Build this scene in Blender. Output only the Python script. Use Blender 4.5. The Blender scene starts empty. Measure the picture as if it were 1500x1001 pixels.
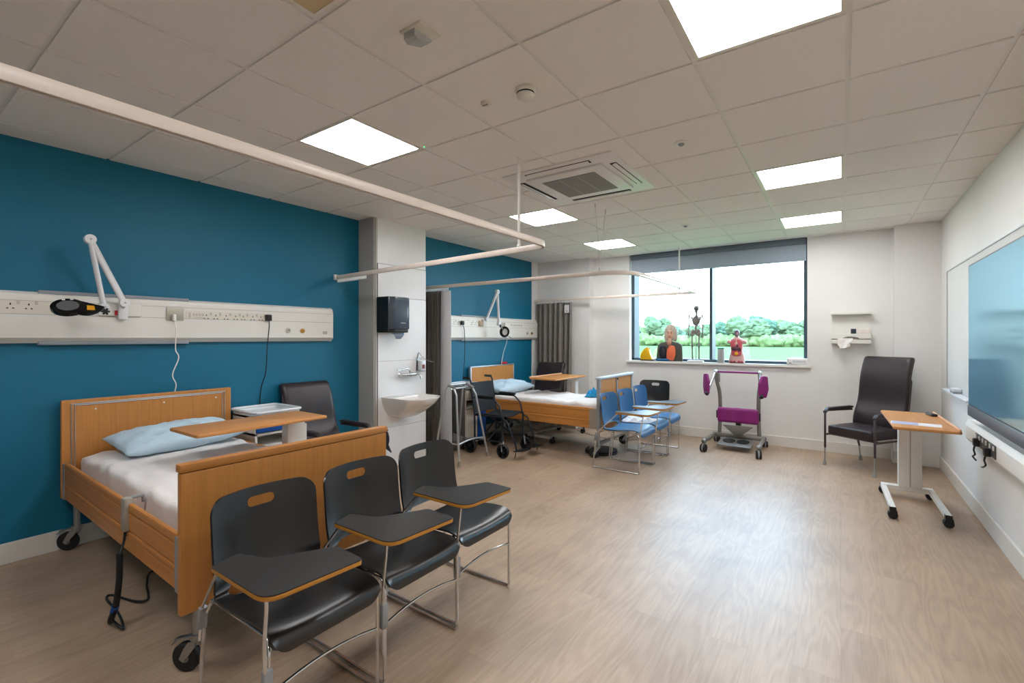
import bpy, bmesh, math, random
from math import sin, cos, pi, radians as R, sqrt
from mathutils import Vector as V, Matrix, noise
random.seed(7)
SC = bpy.context.scene
COL = SC.collection
# ------------------------------------------------------------------ materials
def lin(c):
    if isinstance(c, str):
        c = [int(c[i:i+2], 16)/255 for i in (0, 2, 4)]
    return tuple((x/12.92 if x <= .04045 else ((x+.055)/1.055)**2.4) for x in c) + (1.0,)
MATS = {}
def mat(name, col='808080', rough=.5, metal=0, spec=.5, var=0, vscale=6, bump=0, bscale=200, stretch=None,
        emit=None, estr=0, trans=0, coat=0, alpha=1, sheen=0, ior=1.45):
    if name in MATS: return MATS[name]
    m = bpy.data.materials.new(name); m.use_nodes = True
    nt = m.node_tree; b = nt.nodes['Principled BSDF']
    c = lin(col)
    b.inputs['Base Color'].default_value = c
    b.inputs['Roughness'].default_value = rough
    b.inputs['Metallic'].default_value = metal
    b.inputs['Specular IOR Level'].default_value = spec
    b.inputs['IOR'].default_value = ior
    b.inputs['Transmission Weight'].default_value = trans
    b.inputs['Coat Weight'].default_value = coat
    b.inputs['Alpha'].default_value = alpha
    b.inputs['Sheen Weight'].default_value = sheen
    if emit:
        b.inputs['Emission Color'].default_value = lin(emit); b.inputs['Emission Strength'].default_value = estr
    if var or bump:
        tc = nt.nodes.new('ShaderNodeTexCoord'); mp = nt.nodes.new('ShaderNodeMapping')
        nt.links.new(tc.outputs['Object'], mp.inputs[0])
        if stretch: mp.inputs['Scale'].default_value = stretch
    if var:
        n = nt.nodes.new('ShaderNodeTexNoise'); n.inputs['Scale'].default_value = vscale; n.inputs['Detail'].default_value = 5
        rp = nt.nodes.new('ShaderNodeValToRGB')
        rp.color_ramp.elements[0].position = .3; rp.color_ramp.elements[1].position = .7
        rp.color_ramp.elements[0].color = tuple(x*(1-var) for x in c[:3])+(1,)
        rp.color_ramp.elements[1].color = tuple(min(1, x*(1+var)) for x in c[:3])+(1,)
        nt.links.new(mp.outputs[0], n.inputs['Vector']); nt.links.new(n.outputs['Fac'], rp.inputs[0])
        nt.links.new(rp.outputs[0], b.inputs['Base Color'])
    if bump:
        n2 = nt.nodes.new('ShaderNodeTexNoise'); n2.inputs['Scale'].default_value = bscale; n2.inputs['Detail'].default_value = 3
        bp = nt.nodes.new('ShaderNodeBump'); bp.inputs['Strength'].default_value = bump; bp.inputs['Distance'].default_value = .002
        nt.links.new(mp.outputs[0], n2.inputs['Vector']); nt.links.new(n2.outputs['Fac'], bp.inputs['Height'])
        nt.links.new(bp.outputs[0], b.inputs['Normal'])
    MATS[name] = m
    return m
def wood(name, col, rough=.4, axis='y', var=.12):
    s = {'x': (2, 45, 45), 'y': (45, 2, 45), 'z': (45, 45, 2)}[axis]
    return mat(name, col, rough, var=var, vscale=1.2, stretch=s, bump=.05, bscale=3)
def floor_mat():
    m = bpy.data.materials.new('vinyl_plank_floor'); m.use_nodes = True
    nt = m.node_tree; N = nt.nodes; Lk = nt.links.new; b = N['Principled BSDF']
    tc = N.new('ShaderNodeTexCoord')
    mp = N.new('ShaderNodeMapping'); mp.inputs['Rotation'].default_value = (0, 0, pi/2)
    Lk(tc.outputs['Object'], mp.inputs[0])
    br = N.new('ShaderNodeTexBrick'); br.offset = .37; br.inputs['Scale'].default_value = 1
    br.inputs['Brick Width'].default_value = 1.22; br.inputs['Row Height'].default_value = .18
    br.inputs['Mortar Size'].default_value = .0012; br.inputs['Mortar Smooth'].default_value = .3
    br.inputs['Color1'].default_value = (.0, .0, .0, 1); br.inputs['Color2'].default_value = (1, 1, 1, 1)
    br.inputs['Mortar'].default_value = (.5, .5, .5, 1)
    Lk(mp.outputs[0], br.inputs['Vector'])
    # grain: noise stretched along the plank, shifted per plank
    sh = N.new('ShaderNodeVectorMath'); sh.operation = 'MULTIPLY_ADD'
    sh.inputs[1].default_value = (3.1, 7.7, 0); Lk(br.outputs['Color'], sh.inputs[0]); Lk(tc.outputs['Object'], sh.inputs[2])
    mg = N.new('ShaderNodeMapping'); mg.inputs['Scale'].default_value = (5.5, .75, 1); Lk(sh.outputs[0], mg.inputs[0])
    n1 = N.new('ShaderNodeTexNoise'); n1.inputs['Scale'].default_value = 1.0; n1.inputs['Detail'].default_value = 2; n1.inputs['Distortion'].default_value = .25
    Lk(mg.outputs[0], n1.inputs['Vector'])
    rings = N.new('ShaderNodeMath'); rings.operation = 'MULTIPLY'; rings.inputs[1].default_value = 70; Lk(n1.outputs['Fac'], rings.inputs[0])
    sn = N.new('ShaderNodeMath'); sn.operation = 'SINE'; Lk(rings.outputs[0], sn.inputs[0])
    mg2 = N.new('ShaderNodeMapping'); mg2.inputs['Scale'].default_value = (160, 5, 1); Lk(sh.outputs[0], mg2.inputs[0])
    n2 = N.new('ShaderNodeTexNoise'); n2.inputs['Scale'].default_value = 1; n2.inputs['Detail'].default_value = 4; Lk(mg2.outputs[0], n2.inputs['Vector'])
    n3 = N.new('ShaderNodeTexNoise'); n3.inputs['Scale'].default_value = 2.2; n3.inputs['Detail'].default_value = 3
    Lk(tc.outputs['Object'], n3.inputs['Vector'])
    def mul(a, k):
        q = N.new('ShaderNodeMath'); q.operation = 'MULTIPLY'; q.inputs[1].default_value = k; Lk(a, q.inputs[0]); return q.outputs[0]
    def add(a, c):
        q = N.new('ShaderNodeMath'); q.operation = 'ADD'; Lk(a, q.inputs[0]); Lk(c, q.inputs[1]); return q.outputs[0]
    tot = add(add(mul(sn.outputs[0], .032), mul(n2.outputs['Fac'], .22)), add(mul(br.outputs['Color'], .07), mul(n3.outputs['Fac'], .3)))
    rp = N.new('ShaderNodeValToRGB'); e = rp.color_ramp.elements
    e[0].position = .12; e[0].color = lin('8d735b'); e[1].position = .52; e[1].color = lin('c1a98f')
    Lk(tot, rp.inputs[0])
    mx = N.new('ShaderNodeMixRGB'); mx.blend_type = 'MULTIPLY'; mx.inputs['Color2'].default_value = (.84, .82, .8, 1)
    Lk(br.outputs['Fac'], mx.inputs['Fac']); Lk(rp.outputs[0], mx.inputs['Color1'])
    Lk(mx.outputs[0], b.inputs['Base Color'])
    b.inputs['Roughness'].default_value = .43; b.inputs['Specular IOR Level'].default_value = 1
    bp = N.new('ShaderNodeBump'); bp.inputs['Strength'].default_value = .05; bp.inputs['Distance'].default_value = .001
    Lk(n2.outputs['Fac'], bp.inputs['Height']); Lk(bp.outputs[0], b.inputs['Normal'])
    return m
# ------------------------------------------------------------------ mesh builder
def fillet(pts, r, n=6, closed=False):
    pts = [V(p) for p in pts]; out = []; m = len(pts)
    for i, p in enumerate(pts):
        if not closed and i in (0, m-1): out.append(p); continue
        a = pts[i-1]-p; b = pts[(i+1) % m]-p
        rr = r[i] if isinstance(r, (list, tuple)) else r
        la, lb = a.length, b.length
        if rr <= 0 or la < 1e-6 or lb < 1e-6: out.append(p); continue
        a.normalize(); b.normalize()
        th = a.angle(b)
        if th > pi-.02: out.append(p); continue
        d = min(rr/math.tan(th/2), la*.49, lb*.49)
        p0 = p+a*d; p1 = p+b*d
        for k in range(n+1):
            t = k/n
            out.append(p0*(1-t)**2+p*2*t*(1-t)+p1*t*t)
    return out
def catmull(pts, n=8, closed=False):
    pts = [V(p) for p in pts]; m = len(pts); out = []
    rng = range(m) if closed else range(m-1)
    for i in rng:
        g = (lambda k: pts[k % m]) if closed else (lambda k: pts[max(0, min(m-1, k))])
        p0, p1, p2, p3 = g(i-1), g(i), g(i+1), g(i+2)
        for k in range(n):
            t = k/n
            out.append(.5*((2*p1)+(p2-p0)*t+(2*p0-5*p1+4*p2-p3)*t*t+(3*p1-p0-3*p2+p3)*t**3))
    if not closed: out.append(pts[-1])
    return out
class MB:
    def __init__(s): s.bm = bmesh.new()
    def merge(s, t, M=None):
        if M is not None: bmesh.ops.transform(t, matrix=M, verts=t.verts)
        me = bpy.data.meshes.new('t'); t.to_mesh(me); t.free(); s.bm.from_mesh(me); bpy.data.meshes.remove(me); return s
    def box(s, c, d, bev=0, rot=None, seg=2, taper=None):
        t = bmesh.new(); bmesh.ops.create_cube(t, size=1)
        for v in t.verts:
            k = (taper if (taper and v.co.z > 0) else 1)
            v.co = V((v.co.x*d[0]*k, v.co.y*d[1]*k, v.co.z*d[2]))
        if bev: bmesh.ops.bevel(t, geom=t.edges[:], offset=min(bev, min(d)*.49), segments=seg, affect='EDGES', profile=.5)
        M = Matrix.Translation(c)
        if rot is not None:
            if not isinstance(rot, Matrix):
                from mathutils import Euler
                rot = Euler(rot).to_matrix().to_4x4()
            M = M @ rot
        return s.merge(t, M)
    def b2(s, x0, x1, y0, y1, z0, z1, bev=0):
        return s.box(((x0+x1)/2, (y0+y1)/2, (z0+z1)/2), (abs(x1-x0), abs(y1-y0), abs(z1-z0)), bev)
    def cyl(s, p0, p1, r, r2=None, seg=20):
        return s.tube([p0, p1], [r, r if r2 is None else r2], seg)
    def tube(s, pts, r, seg=10, closed=False, fil=0, sc=None):
        pts = [V(p) for p in pts]
        if fil: pts = fillet(pts, fil, closed=closed)
        n = len(pts)
        rs = r if isinstance(r, (list, tuple)) else [r]*n
        if len(rs) != n: rs = [rs[0]+(rs[-1]-rs[0])*i/(n-1) for i in range(n)]
        tg = []
        for i in range(n):
            if closed: d = pts[(i+1) % n]-pts[i-1]
            else: d = pts[min(i+1, n-1)]-pts[max(i-1, 0)]
            tg.append(d.normalized() if d.length > 1e-9 else V((0, 0, 1)))
        up = V((0, 0, 1)) if abs(tg[0].z) < .9 else V((1, 0, 0))
        nrm = (up-tg[0]*up.dot(tg[0])).normalized(); rings = []
        for i in range(n):
            if i:
                nrm = nrm-tg[i]*nrm.dot(tg[i])
                nrm.normalize()
            bn = tg[i].cross(nrm)
            ring = []
            for k in range(seg):
                a = 2*pi*k/seg
                ca, sa = cos(a), sin(a)
                if sc: ca *= sc[0]; sa *= sc[1]
                ring.append(s.bm.verts.new(pts[i]+(nrm*ca+bn*sa)*rs[i]))
            rings.append(ring)
        m = n if closed else n-1
        for i in range(m):
            A, B = rings[i], rings[(i+1) % n]
            for k in range(seg):
                s.bm.faces.new((A[k], A[(k+1) % seg], B[(k+1) % seg], B[k]))
        if not closed:
            s.bm.faces.new(list(reversed(rings[0]))); s.bm.faces.new(rings[-1])
        return s
    def lathe(s, prof, c=(0, 0, 0), seg=32, M=None):
        t = bmesh.new(); rings = []
        for (r, z) in prof:
            if r < 1e-6: rings.append([t.verts.new((0, 0, z))])
            else: rings.append([t.verts.new((r*cos(2*pi*k/seg), r*sin(2*pi*k/seg), z)) for k in range(seg)])
        for A, B in zip(rings, rings[1:]):
            for k in range(seg):
                k2 = (k+1) % seg
                if len(A) == 1 and len(B) == 1: continue
                if len(A) == 1: t.faces.new((A[0], B[k2], B[k]))
                elif len(B) == 1: t.faces.new((A[k], A[k2], B[0]))
                else: t.faces.new((A[k], A[k2], B[k2], B[k]))
        if len(rings[0]) > 1: t.faces.new(list(reversed(rings[0])))
        if len(rings[-1]) > 1: t.faces.new(rings[-1])
        bmesh.ops.recalc_face_normals(t, faces=t.faces[:])
        return s.merge(t, Matrix.Translation(c) @ (M if M is not None else Matrix.Identity(4)))
    def sph(s, c, r, sc=(1, 1, 1), seg=20, rot=None):
        t = bmesh.new(); bmesh.ops.create_uvsphere(t, u_segments=seg, v_segments=max(8, seg//2), radius=r)
        M = Matrix.Translation(c)
        if rot is not None:
            from mathutils import Euler
            M = M @ Euler(rot).to_matrix().to_4x4()
        return s.merge(t, M @ Matrix.Diagonal((*sc, 1)))
    def prism(s, poly, h0, h1, M=None, bev=0):
        t = bmesh.new(); vs = [t.verts.new((p[0], p[1], h0)) for p in poly]
        f = t.faces.new(vs); r = bmesh.ops.extrude_face_region(t, geom=[f])
        bmesh.ops.translate(t, vec=(0, 0, h1-h0), verts=[e for e in r['geom'] if isinstance(e, bmesh.types.BMVert)])
        bmesh.ops.recalc_face_normals(t, faces=t.faces[:])
        if bev:
            ed = [e for e in t.edges if abs(e.verts[0].co.z-e.verts[1].co.z) < 1e-6]
            bmesh.ops.bevel(t, geom=ed, offset=bev, segments=2, affect='EDGES', profile=.5)
        return s.merge(t, M)
    def surf(s, f, nu, nv, thick=0, cu=False):
        t = bmesh.new()
        g = [[t.verts.new(f(i/nu, j/nv)) for j in range(nv+1)] for i in range(nu if cu else nu+1)]
        for i in range(nu):
            for j in range(nv):
                i2 = (i+1) % len(g)
                t.faces.new((g[i][j], g[i2][j], g[i2][j+1], g[i][j+1]))
        bmesh.ops.recalc_face_normals(t, faces=t.faces[:])
        if thick: bmesh.ops.solidify(t, geom=t.faces[:], thickness=thick)
        return s.merge(t)
    def rbox(s, c, d, r, cuts=24, fn=None):
        t = bmesh.new(); bmesh.ops.create_cube(t, size=1); bmesh.ops.subdivide_edges(t, edges=t.edges[:], cuts=cuts, use_grid_fill=True)
        for v in t.verts:
            p = V((v.co.x*d[0], v.co.y*d[1], v.co.z*d[2]))
            q = V([max(-(d[i]/2-r), min(d[i]/2-r, p[i])) for i in range(3)])
            e = p-q
            if e.length > 1e-9: p = q+e.normalized()*r
            v.co = fn(p) if fn else p
        return s.merge(t, Matrix.Translation(c))
    def mask(s, f, a0, a1, b0, b1, na, nb, sd, thick):
        """grid over (a,b) cut to sd<0, rim vertices moved onto the outline, then given thickness"""
        t = bmesh.new(); ha = (a1-a0)/na; hb = (b1-b0)/nb; h = max(ha, hb); g = {}
        for i in range(na+1):
            for j in range(nb+1):
                a, b = a0+i*ha, b0+j*hb; d = sd(a, b); ok = d <= 1e-6
                if abs(d) < h*.75:
                    for _ in range(3):
                        d = sd(a, b); e = 1e-4
                        ga = (sd(a+e, b)-sd(a-e, b))/(2*e); gb = (sd(a, b+e)-sd(a, b-e))/(2*e); l2 = ga*ga+gb*gb
                        if l2 < 1e-6: break
                        a -= d*ga/l2; b -= d*gb/l2
                    a = max(a0, min(a1, a)); ok = True
                g[i, j] = (a, b, ok)
        vs = {}
        def vv(k):
            if k not in vs: vs[k] = t.verts.new(f(g[k][0], g[k][1]))
            return vs[k]
        for i in range(na):
            for j in range(nb):
                ks = [(i, j), (i+1, j), (i+1, j+1), (i, j+1)]
                if all(g[k][2] for k in ks):
                    ca = sum(g[k][0] for k in ks)/4; cb = sum(g[k][1] for k in ks)/4
                    if sd(ca, cb) < h*.1: t.faces.new([vv(k) for k in ks])
        bmesh.ops.remove_doubles(t, verts=t.verts[:], dist=1e-5)
        bmesh.ops.recalc_face_normals(t, faces=t.faces[:])
        bmesh.ops.solidify(t, geom=t.faces[:], thickness=thick)
        return s.merge(t)
    def build(s, name, m, parent=None, ang=38, loc=None, smooth=True, fix=True):
        if fix: bmesh.ops.recalc_face_normals(s.bm, faces=s.bm.faces[:])
        me = bpy.data.meshes.new(name); s.bm.to_mesh(me); s.bm.free()
        if smooth:
            me.polygons.foreach_set('use_smooth', [True]*len(me.polygons)); me.set_sharp_from_angle(angle=R(ang))
        o = bpy.data.objects.new(name, me); COL.objects.link(o)
        if m is not None: me.materials.append(m)
        if parent is not None: o.parent = parent
        if loc: o.location = loc
        return o
def tag(o, label=None, cat=None, group=None, kind=None):
    if label: o['label'] = label
    if cat: o['category'] = cat
    if group: o['group'] = group
    if kind: o['kind'] = kind
    return o
def thing(name, label, cat, loc=(0, 0, 0), rz=0, group=None):
    o = bpy.data.objects.new(name, None); COL.objects.link(o); o.empty_display_size = .1
    o.location = loc; o.rotation_euler = (0, 0, rz); return tag(o, label, cat, group)
def structure(mb, name, m, parent=None, **k):
    o = mb.build(name, m, parent, **k)
    if parent is None: o['kind'] = 'structure'
    return o
def dup(root, loc, rz, label, group=None):
    r = root.copy(); COL.objects.link(r); r.location = loc; r.rotation_euler = (0, 0, rz); r['label'] = label
    if group: r['group'] = group
    for ch in list(root.children):
        c = ch.copy(); COL.objects.link(c); c.parent = r
        for g in list(ch.children):
            d = g.copy(); COL.objects.link(d); d.parent = c
    return r
def rect_sd(a, b, ca, cb, ha, hb, r):
    x = abs(a-ca)-ha+r; y = abs(b-cb)-hb+r
    return sqrt(max(x, 0)**2+max(y, 0)**2)+min(max(x, y), 0)-r
def frame_M(p, n, up=(0, 0, 1)):
    """matrix whose z axis is n and y axis close to up, at p"""
    z = V(n).normalized(); x = V(up).cross(z).normalized(); y = z.cross(x)
    return Matrix(((x.x, y.x, z.x, p[0]), (x.y, y.y, z.y, p[1]), (x.z, y.z, z.z, p[2]), (0, 0, 0, 1)))
# materials used across the room
WHITE = mat('white_wall_paint', 'e0dfdc', .6, var=.015, vscale=2, bump=.04, bscale=150)
BLUE = mat('teal_blue_wall_paint', '006684', .55, var=.02, vscale=2, bump=.04, bscale=150)
GREYW = mat('grey_column_paint', 'b4b1ac', .6, var=.02, vscale=2)
PANEL = mat('white_panel_laminate', 'e4e4e4', .3, var=.01)
SKIRT = mat('white_skirting_gloss', 'dcd9d2', .35)
CEIL = mat('ceiling_tile', 'ede8e3', .9, var=.02, vscale=60, bump=.25, bscale=350)
TBAR = mat('ceiling_tee_bar', 'e4e1dc', .38, spec=.6)
PLW = mat('white_plastic', 'e6e4de', .35, var=.01)
CREAM = mat('cream_plastic', 'dedcd5', .4, var=.01)
GREYP = mat('grey_plastic', '8f9294', .45, var=.03)
DGREY = mat('dark_grey_plastic', '3a3c3f', .4, var=.03)
BLK = mat('black_plastic', '151517', .38, var=.05)
RUB = mat('black_rubber', '17181a', .6, var=.05)
CHROME = mat('chrome', 'd6d6d6', .14, 1, var=.02)
STEEL = mat('satin_steel', 'a9acae', .35, 1, var=.03)
ALU = mat('grey_aluminium', 'b6b9bc', .38, .7, var=.03)
BEECH = wood('beech_veneer', 'bd8042', .38, 'z', .1)
BEECHX = wood('beech_veneer_lengthwise', 'bd7e3d', .38, 'x', .1)
BEECHY = wood('beech_veneer_crosswise', 'c0864c', .38, 'y', .1)
CAPW = wood('beech_cap', 'b4783a', .35, 'y', .08)
SHEET = mat('white_bed_sheet', 'e2dedb', .8, var=.02, vscale=4, bump=.2, bscale=90, sheen=.2)
PILLOW = mat('pale_blue_pillow_case', 'b9d3e2', .8, var=.05, vscale=5, bump=.3, bscale=60, sheen=.2)
VINYL = mat('dark_brown_vinyl', '2e2527', .38, var=.06, vscale=8, bump=.15, bscale=260)
BROWNM = mat('brown_painted_metal', '45383a', .4, .2, var=.04)
LAM = mat('dark_laminate', '2e2b29', .34, var=.05)
PURPLE = mat('purple_vinyl', '85216f', .45, var=.05, bump=.1, bscale=200)
BLUEP = mat('blue_plastic', '1250a0', .35, var=.04)
RED = mat('red_plastic', 'b3141c', .4, var=.05)
BRASS = mat('brass', 'c79a55', .3, .9, var=.04)
# ================================================================== room shell
XL, XR, YF, YB, ZC = -4.42, .92, -1.0, 7.23, 2.781
GX, GY = .02807, 2.32392            # one crossing of the ceiling grid
structure(MB().b2(XL-.2, XR+.2, YF-.2, YB+.36, -.2, 0), 'floor', floor_mat(), smooth=False)
structure(MB().b2(XL-.2, XR+.2, YF-.2, YB+.36, ZC, ZC+.2), 'ceiling', CEIL, smooth=False)
structure(MB().b2(XL-.2, XL, YF-.2, YB+.36, 0, ZC), 'wall_left', BLUE, smooth=False)
structure(MB().b2(XR, XR+.2, YF-.2, YB+.36, 0, ZC), 'wall_right', WHITE, smooth=False)
structure(MB().b2(XL, XR, YF-.2, YF, 0, ZC), 'wall_front', mat('grey_front_wall', '7c7872', .6), smooth=False)
WX0, WX1, WZ = -2.77, -.36, 1.085
w = MB(); w.b2(XL, WX0, YB, YB+.36, 0, ZC); w.b2(WX1, XR, YB, YB+.36, 0, ZC); w.b2(WX0, WX1, YB, YB+.36, 0, WZ)
structure(w, 'wall_back', WHITE, smooth=False)
structure(MB().b2(XL, -3.40, 7.08, YB, 0, ZC), 'trim_5', WHITE, smooth=False)
structure(MB().b2(.51, XR, 7.06, YB, 0, ZC), 'trim_6', WHITE, smooth=False)
structure(MB().b2(XL, -4.165, 3.32, 4.09, 0, ZC), 'wall_column', GREYW, smooth=False)
p = MB()
p.b2(-4.165, -4.15, 3.36, 4.088, 2.279, ZC, .002)
for z0, z1 in ((.0, .449), (.453, 1.195), (1.199, 1.911), (1.915, 2.273)): p.b2(-4.165, -4.146, 3.365, 4.088, z0, z1, .002)
structure(p, 'trim_1', PANEL, smooth=False)
structure(MB().b2(-4.167, -4.150, 3.335, 3.357, 0, ZC, .002), 'trim_2', GREYW, smooth=False)
structure(MB().b2(XL, XL+.012, 6.90, 7.08, .135, ZC), 'trim_3', WHITE, smooth=False)
structure(MB().b2(-4.168, -4.148, 3.358, 3.3645, .0, 2.276), 'trim_7', mat('dark_panel_gap', '3a2c22', .7), smooth=False)
FZ = ZC-.009                       # face of the tiles, which hang a little below the grid
lit = {(-1, -1), (-5, -1), (-1, 3), (-1, 6), (-5, 3), (-5, 6), (-1, -4), (-5, -5), (-3, -3)}
g = MB(); q = MB()
for i in range(-8, 3):
    for j in range(-6, 9):
        x0, x1 = max(XL, GX+.6*i+.0105), min(XR, GX+.6*(i+1)-.0105); y0, y1 = max(YF, GY+.6*j+.0105), min(YB, GY+.6*(j+1)-.0105)
        if x1-x0 < .02 or y1-y0 < .02 or (i, j) in lit: continue
        g.b2(x0, x1, y0, y1, FZ, ZC+.002)
structure(g, 'trim_4', CEIL, smooth=False)
for i in range(-8, 3):
    x = GX+.6*i
    if XL < x < XR: q.b2(x-.012, x+.012, YF, YB, ZC-.0015, ZC+.001)
for j in range(-6, 9):
    y = GY+.6*j
    if YF < y < YB: q.b2(XL, XR, y-.012, y+.012, ZC-.0014, ZC+.001)
structure(q, 'trim_8', TBAR, smooth=False)
def skirting(name, x0, x1, y0, y1):
    structure(MB().b2(x0, x1, y0, y1, 0, .135, .004), name, SKIRT, smooth=False)
m_ = MB(); m_.b2(XL, XL+.018, YF, 3.32, 0, .135, .004); m_.b2(XL, XL+.018, 4.09, 7.08, 0, .135, .004)
structure(m_, 'baseboard_left', SKIRT, smooth=False)
skirting('baseboard_right', XR-.018, XR, YF, 7.06)
m_ = MB(); m_.b2(XL, -3.382, 7.062, 7.08, 0, .135, .004); m_.b2(-3.4, .492, YB-.018, YB, 0, .135, .004); m_.b2(.492, XR, 7.042, 7.06, 0, .135, .004)
m_.b2(-3.4, -3.382, 7.08, YB, 0, .135, .003); m_.b2(.492, .51, 7.06, YB, 0, .135, .003)
structure(m_, 'baseboard_back', SKIRT, smooth=False)
# window
FR = mat('slate_window_frame', '3f4c55', .5, .0, spec=.3)
y0, y1 = 7.33, 7.565
f = MB(); t = .045
f.b2(WX0, WX0+t, y0, y1, WZ, ZC, .004); f.b2(WX1-t, WX1, y0, y1, WZ, ZC, .004)
f.b2(WX0, WX1, y0, y1, WZ, WZ+.05, .004); f.b2(WX0, WX1, y0, y1, ZC-.05, ZC, .004)
win = structure(f, 'window_1', FR, smooth=False)
structure(MB().b2(-1.585, -1.545, y0-.005, y1, WZ+.05, ZC-.05, .004), 'mullion', FR, win, smooth=False)
glass = bpy.data.materials.new('window_glass'); glass.use_nodes = True
nt = glass.node_tree; nt.nodes.clear(); o_ = nt.nodes.new('ShaderNodeOutputMaterial'); tr = nt.nodes.new('ShaderNodeBsdfTransparent')
tr.inputs[0].default_value = (.93, .97, .96, 1)
gl = nt.nodes.new('ShaderNodeBsdfGlossy'); gl.inputs['Roughness'].default_value = .01; mx = nt.nodes.new('ShaderNodeMixShader'); mx.inputs[0].default_value = .06
nt.links.new(tr.outputs[0], mx.inputs[1]); nt.links.new(gl.outputs[0], mx.inputs[2]); nt.links.new(mx.outputs[0], o_.inputs[0])
for xa, xb in ((WX0+t, -1.585), (-1.545, WX1-t)):
    structure(MB().b2(xa, xb, 7.545, 7.555, WZ+.05, ZC-.05), 'pane', glass, win, smooth=False)
SILL = mat('white_window_board', 'e2dfd9', .3)
s_ = MB(); s_.b2(WX0, WX1, 7.19, 7.335, WZ-.015, WZ+.012, .004); s_.b2(-2.815, -.315, 7.185, 7.232, WZ-.022, WZ+.012, .004)
structure(s_, 'window_sill', SILL, win, smooth=False)
SZ = WZ+.012
# roller blind
rb = thing('roller_blind', 'grey roller blind pulled a short way down over the window', 'blind', (-1.565, 7.29, 2.5))
BL = mat('grey_blind_fabric', 'a1adb9', .75, var=.03, vscale=30)
MB().b2(-1.195, 1.195, -.035, .03, .195, .278, .006).build('headbox', mat('dark_grey_blind_box', '66727c', .5), rb)
MB().b2(-1.19, 1.19, -.003, .001, -.015, .2).build('fabric', BL, rb, smooth=False)
MB().tube([(-1.19, -.002, -.018), (1.19, -.002, -.018)], .011).build('bottom_bar', mat('grey_blind_bar', 'a2afbb', .5), rb)
# ------------------------------------------------------------------ outside
GRASS = mat('pale_green_grass', '536b42', .95, spec=0, var=.12, vscale=.25)
gr = structure(MB().b2(-260, 160, 7.6, 420, -.75, -.65), 'ground', GRASS, smooth=False)
LEAF = [mat('tree_leaves_a', '55654c', .9, spec=.05, var=.3, vscale=1.2, bump=.6, bscale=2), mat('tree_leaves_b', '4a6150', .9, spec=.05, var=.3, vscale=1.2, bump=.6, bscale=2), mat('tree_leaves_c', '63734c', .9, spec=.05, var=.3, vscale=1.4, bump=.6, bscale=2)]
BARK = mat('tree_bark', '5a4c3e', .9, var=.2)
def crown(mb, c, r, sz, seed, sub=4):
    t = bmesh.new(); bmesh.ops.create_icosphere(t, subdivisions=sub, radius=1)
    for v in t.verts:
        n = v.co.normalized(); q = n*1.7+V((seed*3.1, seed*1.7, seed))
        d = 1+.32*noise.noise(q)+.2*noise.noise(q*2.7)+.17*noise.noise(q*6.5)+.13*noise.noise(q*13)
        v.co = V((n.x*r*d, n.y*r*d, n.z*sz*d))
    mb.merge(t, Matrix.Translation(c))
TL = ['broad pale green tree in the row beyond the field', 'bluish green tree in the row beyond the field', 'yellowish green tree in the row beyond the field']
# direction (pixels measured in the photograph turned into bearings): x = tan(bearing)*y
trees = []
k = 0
for bx, hgt, rad in ((-.52, 6, 4.2), (-.49, 7, 4.4), (-.458, 6.2, 4.2), (-.427, 5.2, 3.6), (-.398, 7.4, 4.6), (-.358, 6.6, 4.2), (-.322, 8.6, 3.8), (-.296, 6.8, 4.4), (-.262, 5.6, 4.0), (-.232, 6.0, 3.8), (-.206, 7.2, 3.6), (-.178, 6.4, 3.6),
                     (-.150, 7.8, 5.0), (-.120, 8.6, 4.4), (-.092, 8.0, 4.6), (-.064, 6.8, 4.2), (-.040, 7.8, 4.0), (-.012, 7.0, 4.4), (.02, 7.2, 4.2), (.055, 6.4, 4.4)):
    hgt *= .8; y = (119, 134, 149)[k % 3]+2*noise.noise(V((k*2.3, 0, 0))); x = bx*y
    c = k % 3; T = thing('broadleaf_tree', TL[c], 'tree', (x, y, -.65), 0, 'trees beyond the field, '+('pale', 'bluish', 'yellowish')[c])
    mb = MB()
    for q in range(5):
        a = q*2.4+k; crown(mb, (cos(a)*rad*.45, sin(a)*rad*.4, hgt*(.50+.09*q)), rad*(.66-.06*q), hgt*.24, k*7+q, 4)
    mb.build('crown', LEAF[c], T, 180)
    MB().tube([(0, 0, 0), (.1, 0, hgt*.6)], [.25, .12], 8).build('trunk', BARK, T)
    k += 1
hm = MB(); xx = -95
while xx < 30:
    crown(hm, (xx, 116+2*noise.noise(V((xx*.2, 3, 0))), .55), 2.0, 1.5+.5*noise.noise(V((xx*.31, 0, 5))), xx*.77, 3); xx += 1.9
tag(hm.build('hedge', LEAF[2], None, 180), 'long rough hedge along the far edge of the field', 'hedge', kind='stuff')
# ------------------------------------------------------------------ lamps in the ceiling
def emat(name, col, s):
    return mat(name, 'ffffff', .5, emit=col, estr=s)
DIFF = emat('lit_led_panel', 'fefdff', 14.5)
LFR = mat('light_panel_frame', 'e6e2da', .4)
def panel(i, j, label, lit=True, led=False):
    T = thing('ceiling_light_panel', label, 'ceiling light', (GX+.6*(i+.5), GY+.6*(j+.5), ZC), 0, 'square light panels in the ceiling')
    a, b = .2875, .272; z0, z1 = -.010, .001
    f = MB(); f.b2(-a, a, -a, -b, z0, z1); f.b2(-a, a, b, a, z0, z1); f.b2(-a, -b, -b, b, z0, z1); f.b2(b, a, -b, b, z0, z1)
    f.build('frame', LFR, T, smooth=False)
    MB().b2(-b, b, -b, b, -.007, -.002).build('diffuser', DIFF if lit else mat('unlit_diffuser', 'cdb68e', .5, var=.06, vscale=3), T, smooth=False)
    if led: MB().sph((.33, .27, -.006), .006).build('indicator_led', mat('green_led', '20d070', .4, emit='20ff70', estr=3), T)
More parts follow.
